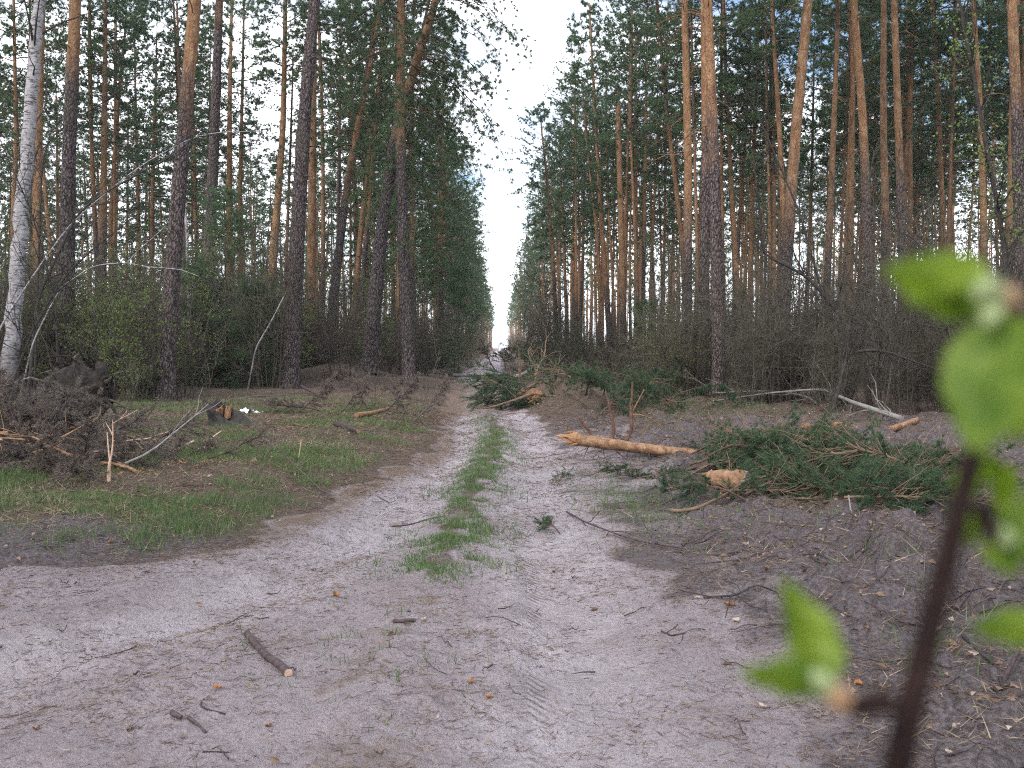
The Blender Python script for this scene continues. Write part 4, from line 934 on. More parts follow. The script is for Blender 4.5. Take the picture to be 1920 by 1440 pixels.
for i, (pix, r, mat, lab, kw) in enumerate([
    ([(455, 818), (500, 850), (550, 888), (606, 924)], .012, TWIG, 'long thin pole lying aslant from the left verge to the road edge', dict(lift=[.35, .22, .1, 0])),
    ([(553, 893), (560, 860, 12), (565, 824, 12)], .010, PEELED, 'thin pale stick standing against the slanting pole', {}),
    ([(310, 858), (335, 848), (363, 841)], .022, PEELED, 'peeled log end poking out right of the brown heap', dict(lift=[0, .04, .08])),
    ([(378, 850), (395, 835), (415, 826)], .016, PEELED, 'bent peeled branch on the grass, right of the peeled log end', dict(lift=[0, .08, .12])),
    ([(0, 818), (22, 822), (42, 826)], .035, ORANGEBARK, 'reddish broken branch in the brown heap at the left border', dict(lift=[.35, .3, .26])),
    ([(215, 872), (235, 880), (258, 890)], .032, ORANGEBARK, 'short reddish log with a stub right of the forked branch', dict(twigs=1, tl=.2)),
    ([(320, 920), (323, 890, 11.2), (330, 855, 11.2)], .008, PEELED, 'thin bent pale stalk before the peeled log end', {}),
    ([(0, 868), (50, 872), (110, 884), (200, 910)], .012, STICKBARK, 'long thin branch lying along the front of the brown heap', dict(lift=[.2, .15, .08, .02], twigs=8, tl=.6)),
    ([(0, 730, 15.5), (20, 720, 15.5), (55, 708, 15.5)], .018, TWIG_GREY, 'arched grey branch on top of the brown heap', {}),
    ([(90, 810), (130, 800), (160, 808), (195, 826)], .016, ORANGEBARK, 'arched brown branch on the back of the brown heap', dict(lift=[.3, .35, .3, .1], twigs=6, tl=.5)),
    ([(440, 752), (480, 744), (540, 742)], .035, BIRCH, 'pale fallen birch pole left of the big grey pine foot', {}),
    ([(565, 737), (590, 745)], .05, STICKBARK, 'dark short log right of the big grey pine foot', dict(lift=[.15, .05])),
    ([(668, 783), (700, 778), (731, 769)], .05, RAWWOOD, 'bright orange split log on the far left verge', {}),
    ([(630, 800), (650, 806), (672, 815)], .06, STICKBARK, 'dark broken log with a bright core on the left verge', dict(endmat=RAWWOOD)),
    ([(650, 842), (668, 828, 15.2), (686, 812, 15.2)], .014, STICKBARK, 'dark stick tilted up on the verge near the road', {}),
    ([(640, 722, 32), (665, 700, 32), (680, 672, 32)], .025, STICKBARK, 'dark pole leaning up from the earth bank', {}),
    ([(615, 745, 30), (560, 772, 27), (500, 800, 20)], .012, TWIG, 'grey whip lying across the far left verge', dict()),
    ([(770, 800), (800, 785), (830, 778)], .016, TWIG, 'branchy grey top lying at the track edge left', dict(twigs=16, tl=.9, lift=[.02, .2, .35])),
    ([(735, 806), (760, 790), (775, 760)], .012, TWIG, 'branchy dry top leaning on the far left verge', dict(twigs=14, tl=.8, lift=[.02, .2, .6]))]):
    stick('log' if r > .03 else 'stick', lab, 'log' if r > .03 else 'stick', pix, r, r * .6, mat, seed=60 + i, **kw)

# broken pine trunk beside the track
def broken_trunk():
    b = G(1190, 862); Y = b[1] + .2; g = np.array((P(1060, 824, Y)[0], Y, gz(P(1060, 824, Y)[0], Y)))
    o = thing('fallen_pine', 'broken orange pine trunk lying beside the track with three upright branch stubs', 'fallen tree', g)
    def pl(*p, dy=None): return np.array([P(a, b_, Y + (dy[i] if dy else 0)) for i, (a, b_) in enumerate(p)]) - g
    rng = np.random.default_rng(12)
    c = smooth_poly(pl((1080, 824), (1120, 829), (1180, 838), (1240, 845), (1330, 853), (1400, 858), dy=[0, 0, -.12, -.3, -.6, -.8]), 24)
    mb = MB(); mb.tube(c, np.linspace(.084, .05, 24), 14, wob=.05, rng=rng, cap=1)
    obj('trunk', mb.mesh('trunk', [ORANGEBARK, RAWWOOD]), o)
    sp = MB()                                   # splintered butt
    e = c[0]; sp.tube(np.array([e + (.05, 0, 0), e + (-.05, 0, .012), e + (-.13, .0, .03), e + (-.20, 0, .042), e + (-.29, 0, .05)]), [.090, .080, .055, .030, .004], 11, wob=.16, rng=rng)
    for k in range(9):
        a = rng.uniform(0, 6.28); rr = .085; l = rng.uniform(.10, .22)
        p0 = e + np.array((.02, math.cos(a) * rr, math.sin(a) * rr)); p1 = p0 + np.array((-l, rng.normal() * .03, rng.normal() * .03))
        sp.tube(np.stack([p0, .5 * (p0 + p1) + rng.normal(0, .008, 3), p1]), [.014, .010, .001], 4)
    obj('splintered_end', sp.mesh('splintered_end', RAWWOOD, False), o)
    for pts, r in [(((1113, 827), (1105, 808), (1094, 795), (1083, 780)), .024), (((1146, 830), (1150, 812), (1152, 800), (1145, 775), (1138, 741)), .028),
                   (((1170, 834), (1184, 808), (1186, 795), (1182, 778), (1185, 750), (1186, 716)), .030)]:
        m2 = MB(); q = smooth_poly(pl(*pts), 16); m2.tube(q, np.linspace(r, r * .45, 16), 7, wob=.06, rng=rng, cap=True)
        for k in range(5):
            e = wander(q[rng.integers(3, 15)], rng.normal(0, 1, 3), .14, 3, .3, rng); m2.tube(e, [.007, .005, .004, .003], 4)
        obj('branch_stub', m2.mesh('branch_stub', REDTWIG), o)
    for pts, r in [(((1184, 776), (1192, 760), (1208, 730)), .011), (((1184, 777), (1205, 777), (1230, 790), (1248, 808)), .009), (((1118, 826), (1125, 815), (1126, 806)), .007)]:
        m2 = MB(); m2.tube(smooth_poly(pl(*pts), 10), np.linspace(r, r * .5, 10), 6, cap=True); obj('twig', m2.mesh('twig', ORANGEBARK), o)
    for k in range(14):
        lo = MB(); q = c[rng.integers(2, 18)]; e = wander(q + np.array((0, -.04, -.05)), (rng.normal() * .4, -.5, -1), rng.uniform(.15, .4), 4, .3, rng); lo.tube(e, np.linspace(.008, .003, 5), 4)
        obj('lower_branch', lo.mesh('lower_branch', STICKBARK), o)
broken_trunk()

# short cut log end by the heap
def cut_log():
    g = G(1378, 921); o = thing('log', 'short cut pine log end, grey sawn face towards the road', 'log', g, -.62)
    rng = np.random.default_rng(3); mb = MB(); x = np.linspace(-.26, .13, 8); mb.tube(np.stack([x, 0 * x, .09 + .02 * x], -1), np.array([.075, .09, .10, .105, .105, .104, .106, .104]), 16, wob=.06, rng=rng)
    obj('bark', mb.mesh('bark', ORANGEBARK), o)
    f = MB(); f.tube(np.stack([np.array((.10, .133)), np.zeros(2), np.full(2, .092)], -1), [.098, .099], 16, cap=True); obj('sawn_face', f.mesh('sawn_face', GREYWOOD), o)
    s = MB(); s.tube(np.array([(-.24, 0, .085), (-.29, .01, .095), (-.34, .02, .105), (-.38, .02, .115)]), [.072, .06, .035, .008], 9, wob=.22, rng=rng, cap=True)
    obj('torn_end', s.mesh('torn_end', RAWWOOD, False), o)
cut_log()

# wind-thrown pine top blocking the road
def fallen_top():
    g = G(960, 768); Y = g[1]; Y = max(24.0, min(29.0, Y))
    g = np.array((P(960, 768, Y)[0], Y, gz(P(960, 768, Y)[0], Y)))
    o = thing('fallen_pine', 'wind-thrown pine top with green boughs blocking the left half of the road', 'fallen tree', g)
    rng = np.random.default_rng(21)
    def pl(p, y0=0, y1=0): return np.array([P(a, b_, Y + y0 + (y1 - y0) * i / max(1, len(p) - 1)) for i, (a, b_) in enumerate(p)]) - g
    mb = MB(); c = smooth_poly(pl([(1008, 736), (990, 738), (960, 745), (925, 757)], 0, 1.2), 12); mb.tube(c, np.linspace(.13, .06, 12), 10, wob=.06, rng=rng, cap=1)
    obj('trunk', mb.mesh('trunk', [ORANGEBARK, RAWWOOD]), o)
    sp = MB()
    for k in range(14):
        p0 = c[0] + rng.normal(0, .05, 3); sp.tube(np.stack([p0, p0 + np.array((rng.normal() * .1, -.1, -.12)), p0 + np.array((rng.normal() * .2 + .1, -.2, -.3)) * rng.uniform(.5, 1.3)]), [.05, .03, .004], 4)
    obj('splintered_end', sp.mesh('splintered_end', RAWWOOD, False), o)
    limbs = [([(1000, 738), (960, 752), (920, 764), (905, 766)], .05, -.4, -1.0), ([(985, 734), (950, 728), (925, 715), (905, 706)], .04, 0, .6), ([(1000, 738), (1030, 742), (1055, 744), (1080, 736)], .035, -.3, -.5),
             ([(985, 730), (1005, 718), (1030, 716), (1045, 714)], .035, .2, .6), ([(1003, 714), (1008, 690), (1016, 676), (1022, 665), (1023, 640)], .035, .4, .8), ([(972, 728), (974, 712), (972, 695)], .02, 0, .3),
             ([(940, 728), (925, 722), (905, 722)], .03, .5, .9), ([(1010, 722), (1030, 700), (1046, 690)], .02, .3, .8), ([(1008, 700), (998, 680), (990, 662)], .014, .4, .9), ([(930, 755), (915, 748), (900, 742)], .03, .6, .3)]
    nd = MB(); C = []; A = []
    for pts, r, y0, y1 in limbs:
        m2 = MB(); q = smooth_poly(pl(pts, y0, y1), 14); m2.tube(q, np.linspace(r, r * .35, 14), 7, wob=.05, rng=rng, cap=True)
        for k in range(7):
            e = wander(q[rng.integers(4, 14)], unit(q[-1] - q[0]) + rng.normal(0, .6, 3), rng.uniform(.3, .9), 4, .2, rng); m2.tube(e, np.linspace(.012, .004, 5), 4)
        obj('limb', m2.mesh('limb', TANLIMB), o)
    tg = MB()
    for k in range(150):
        px = 900 + 92 * rng.uniform() if k % 4 else 955 + 85 * rng.uniform(); py = rng.uniform(698, 760) if px < 985 else rng.uniform(738, 766)
        if px < 930: py = rng.uniform(700, 752)
        p = P(px, py, Y + rng.uniform(-.4, 1.8)) - g
        d = unit(np.array((rng.normal() - .5, rng.normal() * .6, -.25 + rng.normal() * .4))); e = wander(p, d, rng.uniform(.35, .8), 4, .15, rng)
        tg.tube(e, np.linspace(.010, .004, 5), 4)
        for u in range(6): C.append(e[1] + (e[4] - e[1]) * u / 5); A.append(unit(e[4] - e[1]))
    tuft_needles(nd, C, A, 20, .13, .010, rng, .6)
    obj('boughs', tg.mesh('boughs', STICKBARK), o); obj('needles', nd.mesh('needles', NEEDLE_FRESH, False), o)
fallen_top()
for px, py, s_, lab in [(948, 700, 1.3, 'brash lying on the road just beyond the wind-thrown top'), (985, 700, 1.4, 'second brash bough on the road beyond the wind-thrown top'), (965, 692, 1.5, 'farthest green bough lying on the road'), (1005, 706, 1.4, 'bough at the right road edge beyond the wind-thrown top')]:
    g = G(px, py); bough(BG, g[0], g[1], .25, rng.uniform(0, 6), -.3, lab, None, rng, s_)
for px, py, s_, lab in [(930, 704, 1.4, 'dry brown bough on the bright far road'), (975, 708, 1.5, 'dry brown bough behind the wind-thrown top')]:
    g = G(px, py); bough(BD, g[0], g[1], .2, rng.uniform(0, 6), -.2, lab, None, rng, s_)
stick('log', 'fallen pole across the far road, left end on the verge', 'log', [(850, 706), (900, 708), (945, 712)], .09, .06, GREYWOOD, seed=90)
stick('log', 'pale curved log at the right far road edge', 'log', [(962, 712), (985, 708), (1003, 700)], .12, .08, GREYWOOD, seed=91, lift=[.0, .1, .35])

# upturned root plate and shattered stump on the left
def root_plate():
    Y = 16.6; c = P(150, 735, Y); g = np.array((c[0], Y, gz(c[0], Y))); o = thing('root_plate', 'dark upturned root plate with tangled roots behind the brown heap', 'root plate', g)
    rng = np.random.default_rng(8); mb = MB(); n = 26; th = np.linspace(0, 2 * np.pi, n, endpoint=False)
    rings = []
    for k, (d, s_) in enumerate([(-.28, .1), (-.22, .55), (-.08, .85), (.08, 1.0), (.25, .8), (.35, .3)]):
        R = s_ * (.60 + .06 * rng.normal(size=n)); R = np.clip(R, .03, 1.1)
        rings.append(np.stack([R * np.cos(th), d + .05 * rng.normal(size=n), .58 + .85 * R * np.sin(th)], -1))
    v = np.array(rings); k = len(rings); i = np.arange(k - 1)[:, None] * n; j = np.arange(n)[None]; j2 = (j + 1) % n
    mb.quads(v.reshape(-1, 3), np.stack([i + j, i + j2, i + n + j2, i + n + j], -1).reshape(-1, 4)); obj('soil_disc', mb.mesh('soil_disc', ROOT), o)
    for q in range(46):
        a = rng.uniform(0, 6.28); p = np.array((.5 * math.cos(a), -.1, .6 + .45 * math.sin(a))); m2 = MB()
        e = wander(p, (math.cos(a), rng.normal() * .7 - .4, math.sin(a) * .8), rng.uniform(.25, .75), 6, .28, rng, -.03); m2.tube(e, np.linspace(rng.uniform(.015, .035), .005, 7), 5)
        obj('root', m2.mesh('root', ROOT if q % 4 else TWIG), o)
root_plate()
def stump(px, py, label, s=1.0, seed=0):
    g = G(px, py); o = thing('tree_stump', label, 'stump', g, .3); rng = np.random.default_rng(30 + seed)
    mb = MB(); n = 18; th = np.arange(n) * 2 * math.pi / n; ro = 1 + .22 * rng.normal(size=n); top = .10 + .20 * np.abs(np.sin(th * .5 + .4)) + .07 * rng.normal(size=n)
    V = np.array([np.stack([s * R * ro * np.cos(th) - .3 * t, s * R * ro * np.sin(th), s * (top * t - .05 * (t == 0))], -1) for t, R in ((0, .24), (.25, .19), (.6, .16), (1, .14), (.85, .10), (.35, .05))])
    i = np.arange(5)[:, None] * n; j = np.arange(n)[None]; j2 = (j + 1) % n
    mb.quads(V.reshape(-1, 3), np.stack([i + j, i + j2, i + n + j2, i + n + j], -1).reshape(-1, 4)); obj('bark', mb.mesh('bark', DARKBARK, False), o)
    sp = MB()
    for k in range(22):
        a = rng.uniform(0, 6.28); rr = s * rng.uniform(.02, .12); p = np.array((rr * math.cos(a) - .2, rr * math.sin(a), .08 * s)); sp.tube(np.stack([p, p + (.02, 0, .1 * s), p + (rng.normal() * .04 + .04, rng.normal() * .04, s * rng.uniform(.05, .16))]), [.016 * s, .012 * s, .002], 4)
    obj('splinters', sp.mesh('splinters', RAWWOOD, False), o)
stump(440, 797, 'dark shattered stump with orange splinters on the left verge', 1.6, 0)
g = G(462, 776)
o = thing('litter_bag', 'crumpled white plastic scrap behind the shattered stump', 'litter', g)
rng = np.random.default_rng(2); mb = MB()
for k in range(2):
    u = np.linspace(-1, 1, 6); gx_, gy_ = np.meshgrid(u, u); vv = np.stack([gx_ * .14 + k * .24, gy_ * .06, .07 - .05 * k + .03 * rng.normal(size=gx_.shape) * (1 - .3 * k)], -1)
    i = np.arange(5)[:, None] * 6; j = np.arange(5)[None]; mb.quads(vv.reshape(-1, 3), np.stack([i + j, i + j + 1, i + 7 + j, i + 6 + j], -1).reshape(-1, 4))
WHITE = N('white_plastic').bsdf((.78, .8, .84), .4); obj('sheet', mb.mesh('sheet', WHITE), o)

# ------------------------------------------------------------------ single fallen leaves large enough to point at
def curled_leaf(px, py, size, mat, label, seed, tilt=.2):
    rng = np.random.default_rng(seed); g = G(px, py); o = thing('fallen_leaf', label, 'leaf', g + np.array((0, 0, .006)), rng.uniform(0, 6.28)); o.rotation_euler[0] = tilt
    mb = MB(); u = np.linspace(0, 1, 7); size = size * .8; wv = np.array([.05, .26, .36, .38, .3, .16, .02]); vs = []
    for k, t in enumerate(u):
        for s_ in (-1, -.5, 0, .5, 1): vs.append((t * size, s_ * wv[k] * size * rng.uniform(.75, 1.1), size * (.16 * abs(s_) ** 1.5 + .18 * (t - .5) ** 2) + .004 * rng.normal()))
    i = np.arange(6)[:, None] * 5; j = np.arange(4)[None]; mb.quads(np.array(vs), np.stack([i + j, i + j + 1, i + 6 + j, i + 5 + j], -1).reshape(-1, 4))
    st = MB(); st.tube(np.array([(0, 0, size * .04), (-size * .25, 0, .006), (-size * .45, .01, .01)]), [.0016, .0012, .001], 4)
    obj('blade', mb.mesh('blade', mat), o); obj('leaf_stalk', st.mesh('leaf_stalk', STICKBARK), o)
for i, (px, py, s_, m_, lab) in enumerate([
    (885, 1278, .060, ORANGELEAF, 'bright orange dead leaf lying in the middle of the road'), (400, 1290, .055, ORANGELEAF, 'orange dead leaf lying among twigs on the left sand'), (210, 1016, .07, ORANGELEAF, 'orange leaf at the edge of the left grass'),
    (74, 1366, .038, ORANGELEAF, 'small orange leaf near the bottom left corner'), (1766, 1312, .065, PALELEAF, 'whitish dead leaf on the dark soil right of the sapling stem'), (718, 1412, .035, DEADLEAF, 'small red-brown leaf near the bottom border'),
    (912, 1308, .042, ORANGELEAF, 'orange-brown leaf just below the bright orange leaf'), (795, 1162, .055, PALELEAF, 'pale leaf beside the bark stub on the road'), (1440, 1330, .055, PALELEAF, 'pale pinkish leaf on the sand below the lower leaves'),
    (1375, 1138, .085, ORANGELEAF, 'large orange leaf among twigs right of the road'), (1376, 1163, .075, PALELEAF, 'pale curled leaf just below the large orange leaf'), (1300, 1122, .05, PALELEAF, 'small pale leaf on the sand right of the track'),
    (508, 1362, .03, ORANGELEAF, 'tiny rust leaf left of centre near the bottom'), (1785, 1368, .06, PALELEAF, 'pale pink leaf on the soil, nearest the leaning stake'), (1783, 1420, .06, PALELEAF, 'pale leaf at the lower right near the bottom border'),
    (1602, 1282, .06, ORANGELEAF, 'rusty leaf left of the sapling stem'), (248, 1365, .05, DEADLEAF, 'dark torn leaf on the sand at lower left'), (1040, 1072, .05, DEADLEAF, 'dark curled bark-like leaf on the right wheel track'), (632, 1120, .09, ORANGELEAF, 'yellowish leaf scrap on the left rut')]):
    curled_leaf(px, py, s_, m_, lab, 40 + i)

# ------------------------------------------------------------------ grass and litter nobody could count
def scatter(n, f, rng, ymin=2.6, ymax=26, xr_=(-12, 8), pw=1.6):
    y = ymin + (ymax - ymin) * rng.uniform(size=n) ** pw; x = rng.uniform(*xr_, n); ok = (np.abs(x) < .72 * y + 1.0)
    x, y = x[ok], y[ok]; k = rng.uniform(size=len(x)) < f(x, y); return x[k], y[k]
def f_grass(x, y):
    lb = sstep(-.05, .5, eL(y) - x); v = lb * sstep(6.7, 7.9, y + .3 * perlin(x * 2, y * 2)) * (1 - sstep(22, 27, y)) * np.clip(.10 + 1.0 * fbm(x, y, .55, 3) + .9 * perlin(x * 2.5, y * 2.5), 0.015, .75)
    v = v * (1 - .85 * np.exp(-(((x + 5.6) / 1.9) ** 2 + ((y - 13.5) / 2.2) ** 2)))
    ctr = .9 * np.exp(-((x - xm(y) + .07 * perlin(x * 0, y * 1.4)) / (.27 + .12 * perlin(y * .9, x * 0))) ** 2) * sstep(6.1, 6.5, y) * (1 - sstep(16.5, 19, y)) * np.clip(.55 + 1.6 * perlin(x * 4.2 + 4, y * 2.4), 0, 1)
    ctr = ctr + .8 * np.exp(-(((x + .35) / .25) ** 2 + ((y - 20.5) / 1.0) ** 2)) + .35 * np.exp(-(((x + .62) / .4) ** 2 + ((y - 4.9) / .8) ** 2)) * (perlin(x * 4, y * 4) > .25)
    rt = .5 * np.exp(-(((x - 1.35) / .4) ** 2 + ((y - 9.6) / 1.7) ** 2)) + .10 * sstep(.2, 1, x - eR(y)) * (perlin(x * 1.2, y * 1.2) > .2) + .3 * sstep(1, 2, x - eR(y)) * sstep(18, 20, y) * (1 - sstep(23, 26, y))
    return np.clip(v + ctr + rt, 0, 1)
rng = np.random.default_rng(55)
x, y = scatter(520000, f_grass, rng, 3.5, 27, (-13, 6), 1.3)
x2, y2 = scatter(95000, f_grass, rng, 6, 20, (-1.1, .5), 1.3); x3, y3 = scatter(70000, f_grass, rng, 6.6, 15, (-7, -1.2), 1.2)
x = np.concatenate([x, x2, x3]); y = np.concatenate([y, y2, y3])
n = len(x); z = zg(x, y); d = unit(np.stack([rng.normal(0, .38, n), rng.normal(0, .38, n), np.ones(n)], -1))
hgt = .105 * rng.uniform(.35, 1.35, n) * (1 + .5 * perlin(x * .9, y * .9)) * np.where(np.abs(x - xm(y)) < .45, .62, 1.0)
mb = MB(); mb.blades(np.stack([x, y, z - .004], -1), d, hgt, .0058, rng); stuff('grass', mb, GRASS, 'short spring grass on the verges and between the wheel ruts', 'grass', False)
print('grass', n)
def f_dry(x, y):
    lb = sstep(0, .8, eL(y) - x); rb = sstep(.1, .8, x - eR(y)); return np.clip(lb * (.35 + .6 * perlin(x * .8 + 9, y * .8)) * sstep(5.5, 7, y) + .22 * rb * (.5 + perlin(x, y)), 0, 1)
x, y = scatter(360000, f_dry, rng, 3.5, 30, (-14, 9), 1.4); n = len(x)
d = unit(np.stack([rng.normal(0, 1, n), rng.normal(0, 1, n), rng.uniform(.05, 1.0, n)], -1))
mb = MB(); mb.blades(np.stack([x, y, zg(x, y) + .003], -1), d, .11 * rng.uniform(.4, 1.3, n), .005, rng); stuff('dry_grass', mb, DRYGRASS, 'bleached dead grass and stalks lying through the verges', 'dry grass', False)
def f_need(x, y):
    sm = sand_mask(x, y); c = .55 + .75 * fbm(x, y, .9, 3); return np.clip(c, .12, 1) * np.where(sm > .5, .62, .9)
x, y = scatter(330000, f_need, rng, 2.4, 24, (-7, 6), 1.9); n = len(x)
a = rng.uniform(0, 6.28, n); d = unit(np.stack([np.cos(a), np.sin(a), rng.uniform(-.02, .25, n)], -1))
mb = MB(); mb.blades(np.stack([x, y, zg(x, y) + .004], -1), d, .055 * rng.uniform(.4, 1.4, n) * (1 + .04 * y), .0028 * (1 + .10 * y), rng); stuff('needle_litter', mb, NEEDLELIT, 'fallen brown pine needles strewn over sand and soil', 'needle litter', False)
def f_leafl(x, y):
    rb = sstep(.1, 1.0, x - eR(y)); lb = sstep(0, .6, eL(y) - x); return np.clip(.9 * rb + .45 * lb + .012, 0, 1) * np.clip(.5 + perlin(x * 1.3, y * 1.3), .1, 1)
x, y = scatter(46000, f_leafl, rng, 2.6, 26, (-12, 9), 1.5); n = len(x)
a = rng.uniform(0, 6.28, n); d = unit(np.stack([np.cos(a), np.sin(a), rng.normal(0, .3, n)], -1))
mb = MB(); mb.leaves(np.stack([x, y, zg(x, y) + .012], -1), d, .045 * rng.uniform(.5, 1.4, n), .028, rng); stuff('leaf_litter', mb, DEADLEAF, 'small brown and pale dead leaves scattered on the forest floor', 'leaf litter', False)
mb = MB(); rng = np.random.default_rng(66)
def f_tw(x, y): return np.clip(.9 * sstep(0, .7, x - eR(y)) + .6 * sstep(0, .6, eL(y) - x) + .09, 0, 1)
x, y = scatter(6500, f_tw, rng, 2.8, 28, (-11, 9), 1.5)
for px_, py_ in zip(x, y):
    l = rng.uniform(.06, .32) * (1.4 if px_ > 1.3 else .8); a = rng.uniform(0, 6.28); e = wander((px_, py_, 0), (math.cos(a), math.sin(a), 0), l, 4, .22, rng); e[:, 2] = zg(e[:, 0], e[:, 1]) + .006 + np.abs(rng.normal(0, .012, 5))
    mb.tube(e, np.linspace(rng.uniform(.0025, .006), .002, 5), 4)
stuff('twig_litter', mb, [STICKBARK], 'small dark twigs scattered over the road and churned soil', 'twig litter')
mb = MB(); C = []
for cx, cy, k, s_ in [(530, 801, 90, .5), (580, 797, 110, .8), (630, 800, 60, .5), (345, 866, 120, .5), (760, 775, 70, 1.2), (660, 770, 120, 1.2), (1150, 790, 60, 1.0), (1380, 925, 40, .25)]:
    g = G(cx, cy); q = g[None, :2] + rng.normal(0, s_, (k, 2)); C.append(q)
C = np.vstack(C); n = len(C); a = rng.uniform(0, 6.28, n)
mb.leaves(np.stack([C[:, 0], C[:, 1], zg(C[:, 0], C[:, 1]) + .012], -1), unit(np.stack([np.cos(a), np.sin(a), rng.normal(0, .25, n)], -1)), .075 * rng.uniform(.4, 1.4, n), .020, rng, fold=.1)
stuff('wood_chips', mb, RAWWOOD, 'orange wood chips and bark flakes strewn round stumps and logs', 'wood chips', False)

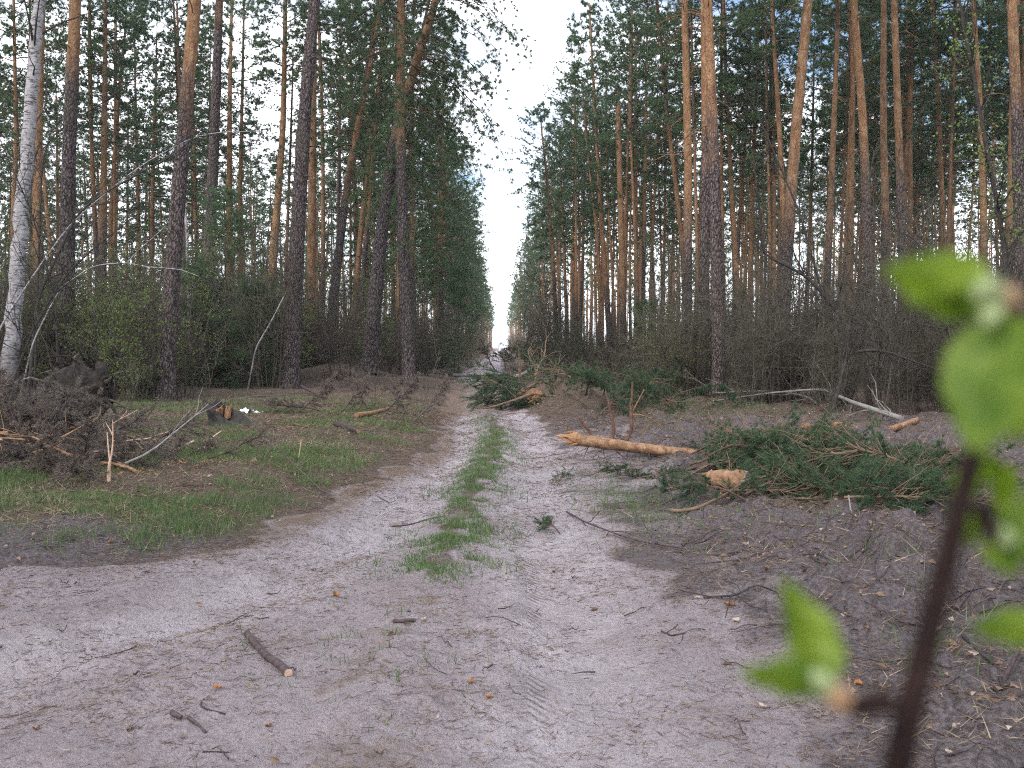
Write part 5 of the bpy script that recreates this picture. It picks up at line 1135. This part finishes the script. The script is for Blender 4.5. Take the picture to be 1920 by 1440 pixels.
# ------------------------------------------------------------------ foreground birch sapling, rooted below the view
BUDSTEM = m_wood('sapling_bark', (.010, .005, .004), (.028, .014, .012), 60, .8)
a = N('young_birch_leaf'); lcol = a.ramp(a.noise(95, a.coord()), (.35, (.060, .125, .010)), (.65, (.23, .32, .045)))
YLEAF = a.leaf(lcol, .42, (.27, .40, .02), .45)
BUD = m_wood('bud_scale', (.30, .17, .09), (.50, .40, .24), 80, .6); BUDPALE = m_wood('pale_bud', (.24, .31, .11), (.38, .45, .23), 60, .6)
def sapling():
    base = np.array((.015, .43, gz(.015, .43))); o = thing('birch_sapling', 'blurred dark sapling twig with fresh green leaves close to the camera at right', 'sapling', base)
    D = .165
    pix = [(1655, 1440), (1690, 1290), (1735, 1130), (1790, 990), (1830, 880), (1858, 820), (1872, 740), (1884, 660), (1892, 600), (1896, 565)]
    W = [P(a_, b_, D + .003 * i) for i, (a_, b_) in enumerate(pix)]; W = [base + (0, 0, -.03), base * .7 + W[0] * .3 + (.0, .02, 0), base * .35 + W[0] * .65 + (0, .015, 0)] + W
    pts = smooth_poly(np.array(W), 60) - base; rad = np.interp(np.linspace(0, 1, 60), [0, .5, .72, .85, 1], [.0075, .0064, .0060, .0046, .0015])
    mb = MB(); mb.tube(pts, rad, 12, wob=.02, rng=np.random.default_rng(1)); obj('stem', mb.mesh('stem', BUDSTEM), o)
    def pw(p, dy=0): return np.array([P(a_, b_, D + dy) for a_, b_ in p]) - base
    def twig(p, r0, r1, mat, name, dy=0):
        m2 = MB(); q = smooth_poly(pw(p, dy), 12); m2.tube(q, np.linspace(r0, r1, 12), 10, cap=True); obj(name, m2.mesh(name, mat), o)
    def ell(p, r, mat, name, dy=0):
        m2 = MB(); q = smooth_poly(pw(p, dy), 9); m2.tube(q, r * np.sin(np.linspace(.25, math.pi - .2, 9)) + .0002, 10, cap=True); obj(name, m2.mesh(name, mat), o)
    def leaf(bp, tp, width, tilt, cup, dy=0, dtip=0):
        A = P(bp[0], bp[1], D + dy) - base; T = P(tp[0], tp[1], D + dy + dtip) - base; L = np.linalg.norm(T - A); ax = (T - A) / L
        view = unit(np.array((A + T) * .5 + base) - np.array((0, 0, CAM_H))); side = unit(np.cross(ax, view)); nrm = np.cross(side, ax)
        side2 = side * math.cos(tilt) + nrm * math.sin(tilt); nr2 = np.cross(side2, ax)
        us = np.linspace(0, 1, 15); prof = np.sin(np.pi * np.clip(us, 0, 1) ** .75) ** .8; prof = prof * (1 - .25 * us); vs = []
        ss = np.linspace(-1, 1, 9); Wd = width * D / F
        for i, u in enumerate(us):
            for s_ in ss:
                ser = 1 + (.07 if (i % 2 and abs(s_) > .9) else 0)
                vs.append(A + ax * L * u + side2 * s_ * prof[i] * Wd * .5 * ser + nr2 * (cup * Wd * (s_ * s_) * prof[i] + .10 * L * math.sin(3 * u) - .0006 * math.cos(18 * u + 6 * abs(s_))))
        i = np.arange(14)[:, None] * 9; j = np.arange(8)[None]; m2 = MB(); m2.quads(np.array(vs), np.stack([i + j, i + j + 1, i + 10 + j, i + 9 + j], -1).reshape(-1, 4))
        me = m2.mesh('leaf', YLEAF); l = obj('leaf', me, o)
        rb = MB(); q = np.array([A + ax * L * u + nr2 * (.10 * L * math.sin(3 * u) + .0002) for u in us]); rb.tube(q, np.linspace(.0004, .00015, 15), 5); obj('midrib', rb.mesh('midrib', YLEAF), l)
    leaf((1862, 565), (1650, 505), 145, .25, .10, .0, .01)
    leaf((1850, 585), (1700, 575), 60, .9, .15, .004, 0)
    leaf((1895, 585), (1830, 850), 185, .15, .12, .0, -.01)
    leaf((1900, 590), (1900, 835), 170, -.5, .12, .008, 0)
    ell([(1825, 560), (1850, 545), (1880, 535)], .0023, BUDPALE, 'bud', -.002); ell([(1868, 560), (1890, 560), (1915, 560)], .0024, BUD, 'bud_scale', .0)
    ell([(1850, 615), (1858, 590), (1872, 560)], .0017, BUDPALE, 'bud', -.002)
    twig([(1672, 1312), (1640, 1318), (1608, 1326), (1585, 1322)], .0023, .0019, BUDSTEM, 'spur')
    ell([(1600, 1330), (1575, 1312), (1545, 1282)], .0023, BUD, 'bud_scale'); ell([(1560, 1305), (1542, 1280), (1525, 1255)], .0018, BUDPALE, 'bud')
    leaf((1552, 1292), (1459, 1082), 115, .5, .16, .002, .008); leaf((1552, 1285), (1475, 1130), 60, -.9, .10, .005, 0)
    leaf((1550, 1298), (1386, 1268), 95, .6, .15, .0, .0)
    twig([(1838, 945), (1852, 985), (1870, 1010)], .0017, .0014, BUDSTEM, 'spur', .004)
    ell([(1862, 995), (1880, 1008), (1905, 1015)], .0018, BUDPALE, 'bud', .004)
    leaf((1876, 1000), (1905, 1085), 90, .3, .12, .004); leaf((1880, 1005), (1990, 1010), 90, .2, .12, .004); leaf((1880, 995), (1960, 900), 80, .5, .1, .006)
    leaf((1858, 850), (1792, 975), 90, .55, .12, .03, .01); leaf((1872, 860), (1872, 980), 70, -.4, .12, .03, .01); leaf((1850, 950), (1815, 1030), 50, .3, .1, .02, 0)
    leaf((1975, 1180), (1822, 1180), 85, .3, .12, .012, .0)
    twig([(1640, 1500), (1800, 1530), (1960, 1460), (2010, 1300), (1975, 1182)], .0024, .0014, BUDSTEM, 'side_shoot', .012)
sapling()
count_all()

# ------------------------------------------------------------------ air
hm = N('haze'); vp = hm.n('VolumePrincipled'); vp.inputs['Color'].default_value = (.9, .94, 1.0, 1); vp.inputs['Density'].default_value = .00035; vp.inputs['Anisotropy'].default_value = .2
hm.l(vp.outputs[0], hm.out.inputs['Volume'])
mb = MB(); X0, X1, Y0, Y1, Z0, Z1 = -430., 430., -45., 2600., -1.6, 34.
mb.quads([(X0, Y0, Z0), (X1, Y0, Z0), (X1, Y1, Z0), (X0, Y1, Z0), (X0, Y0, Z1), (X1, Y0, Z1), (X1, Y1, Z1), (X0, Y1, Z1)], [(0, 3, 2, 1), (4, 5, 6, 7), (0, 1, 5, 4), (1, 2, 6, 5), (2, 3, 7, 6), (3, 0, 4, 7)])
stuff('haze', mb, hm.m, 'thin pale air between the trees far down the road', 'haze', False)
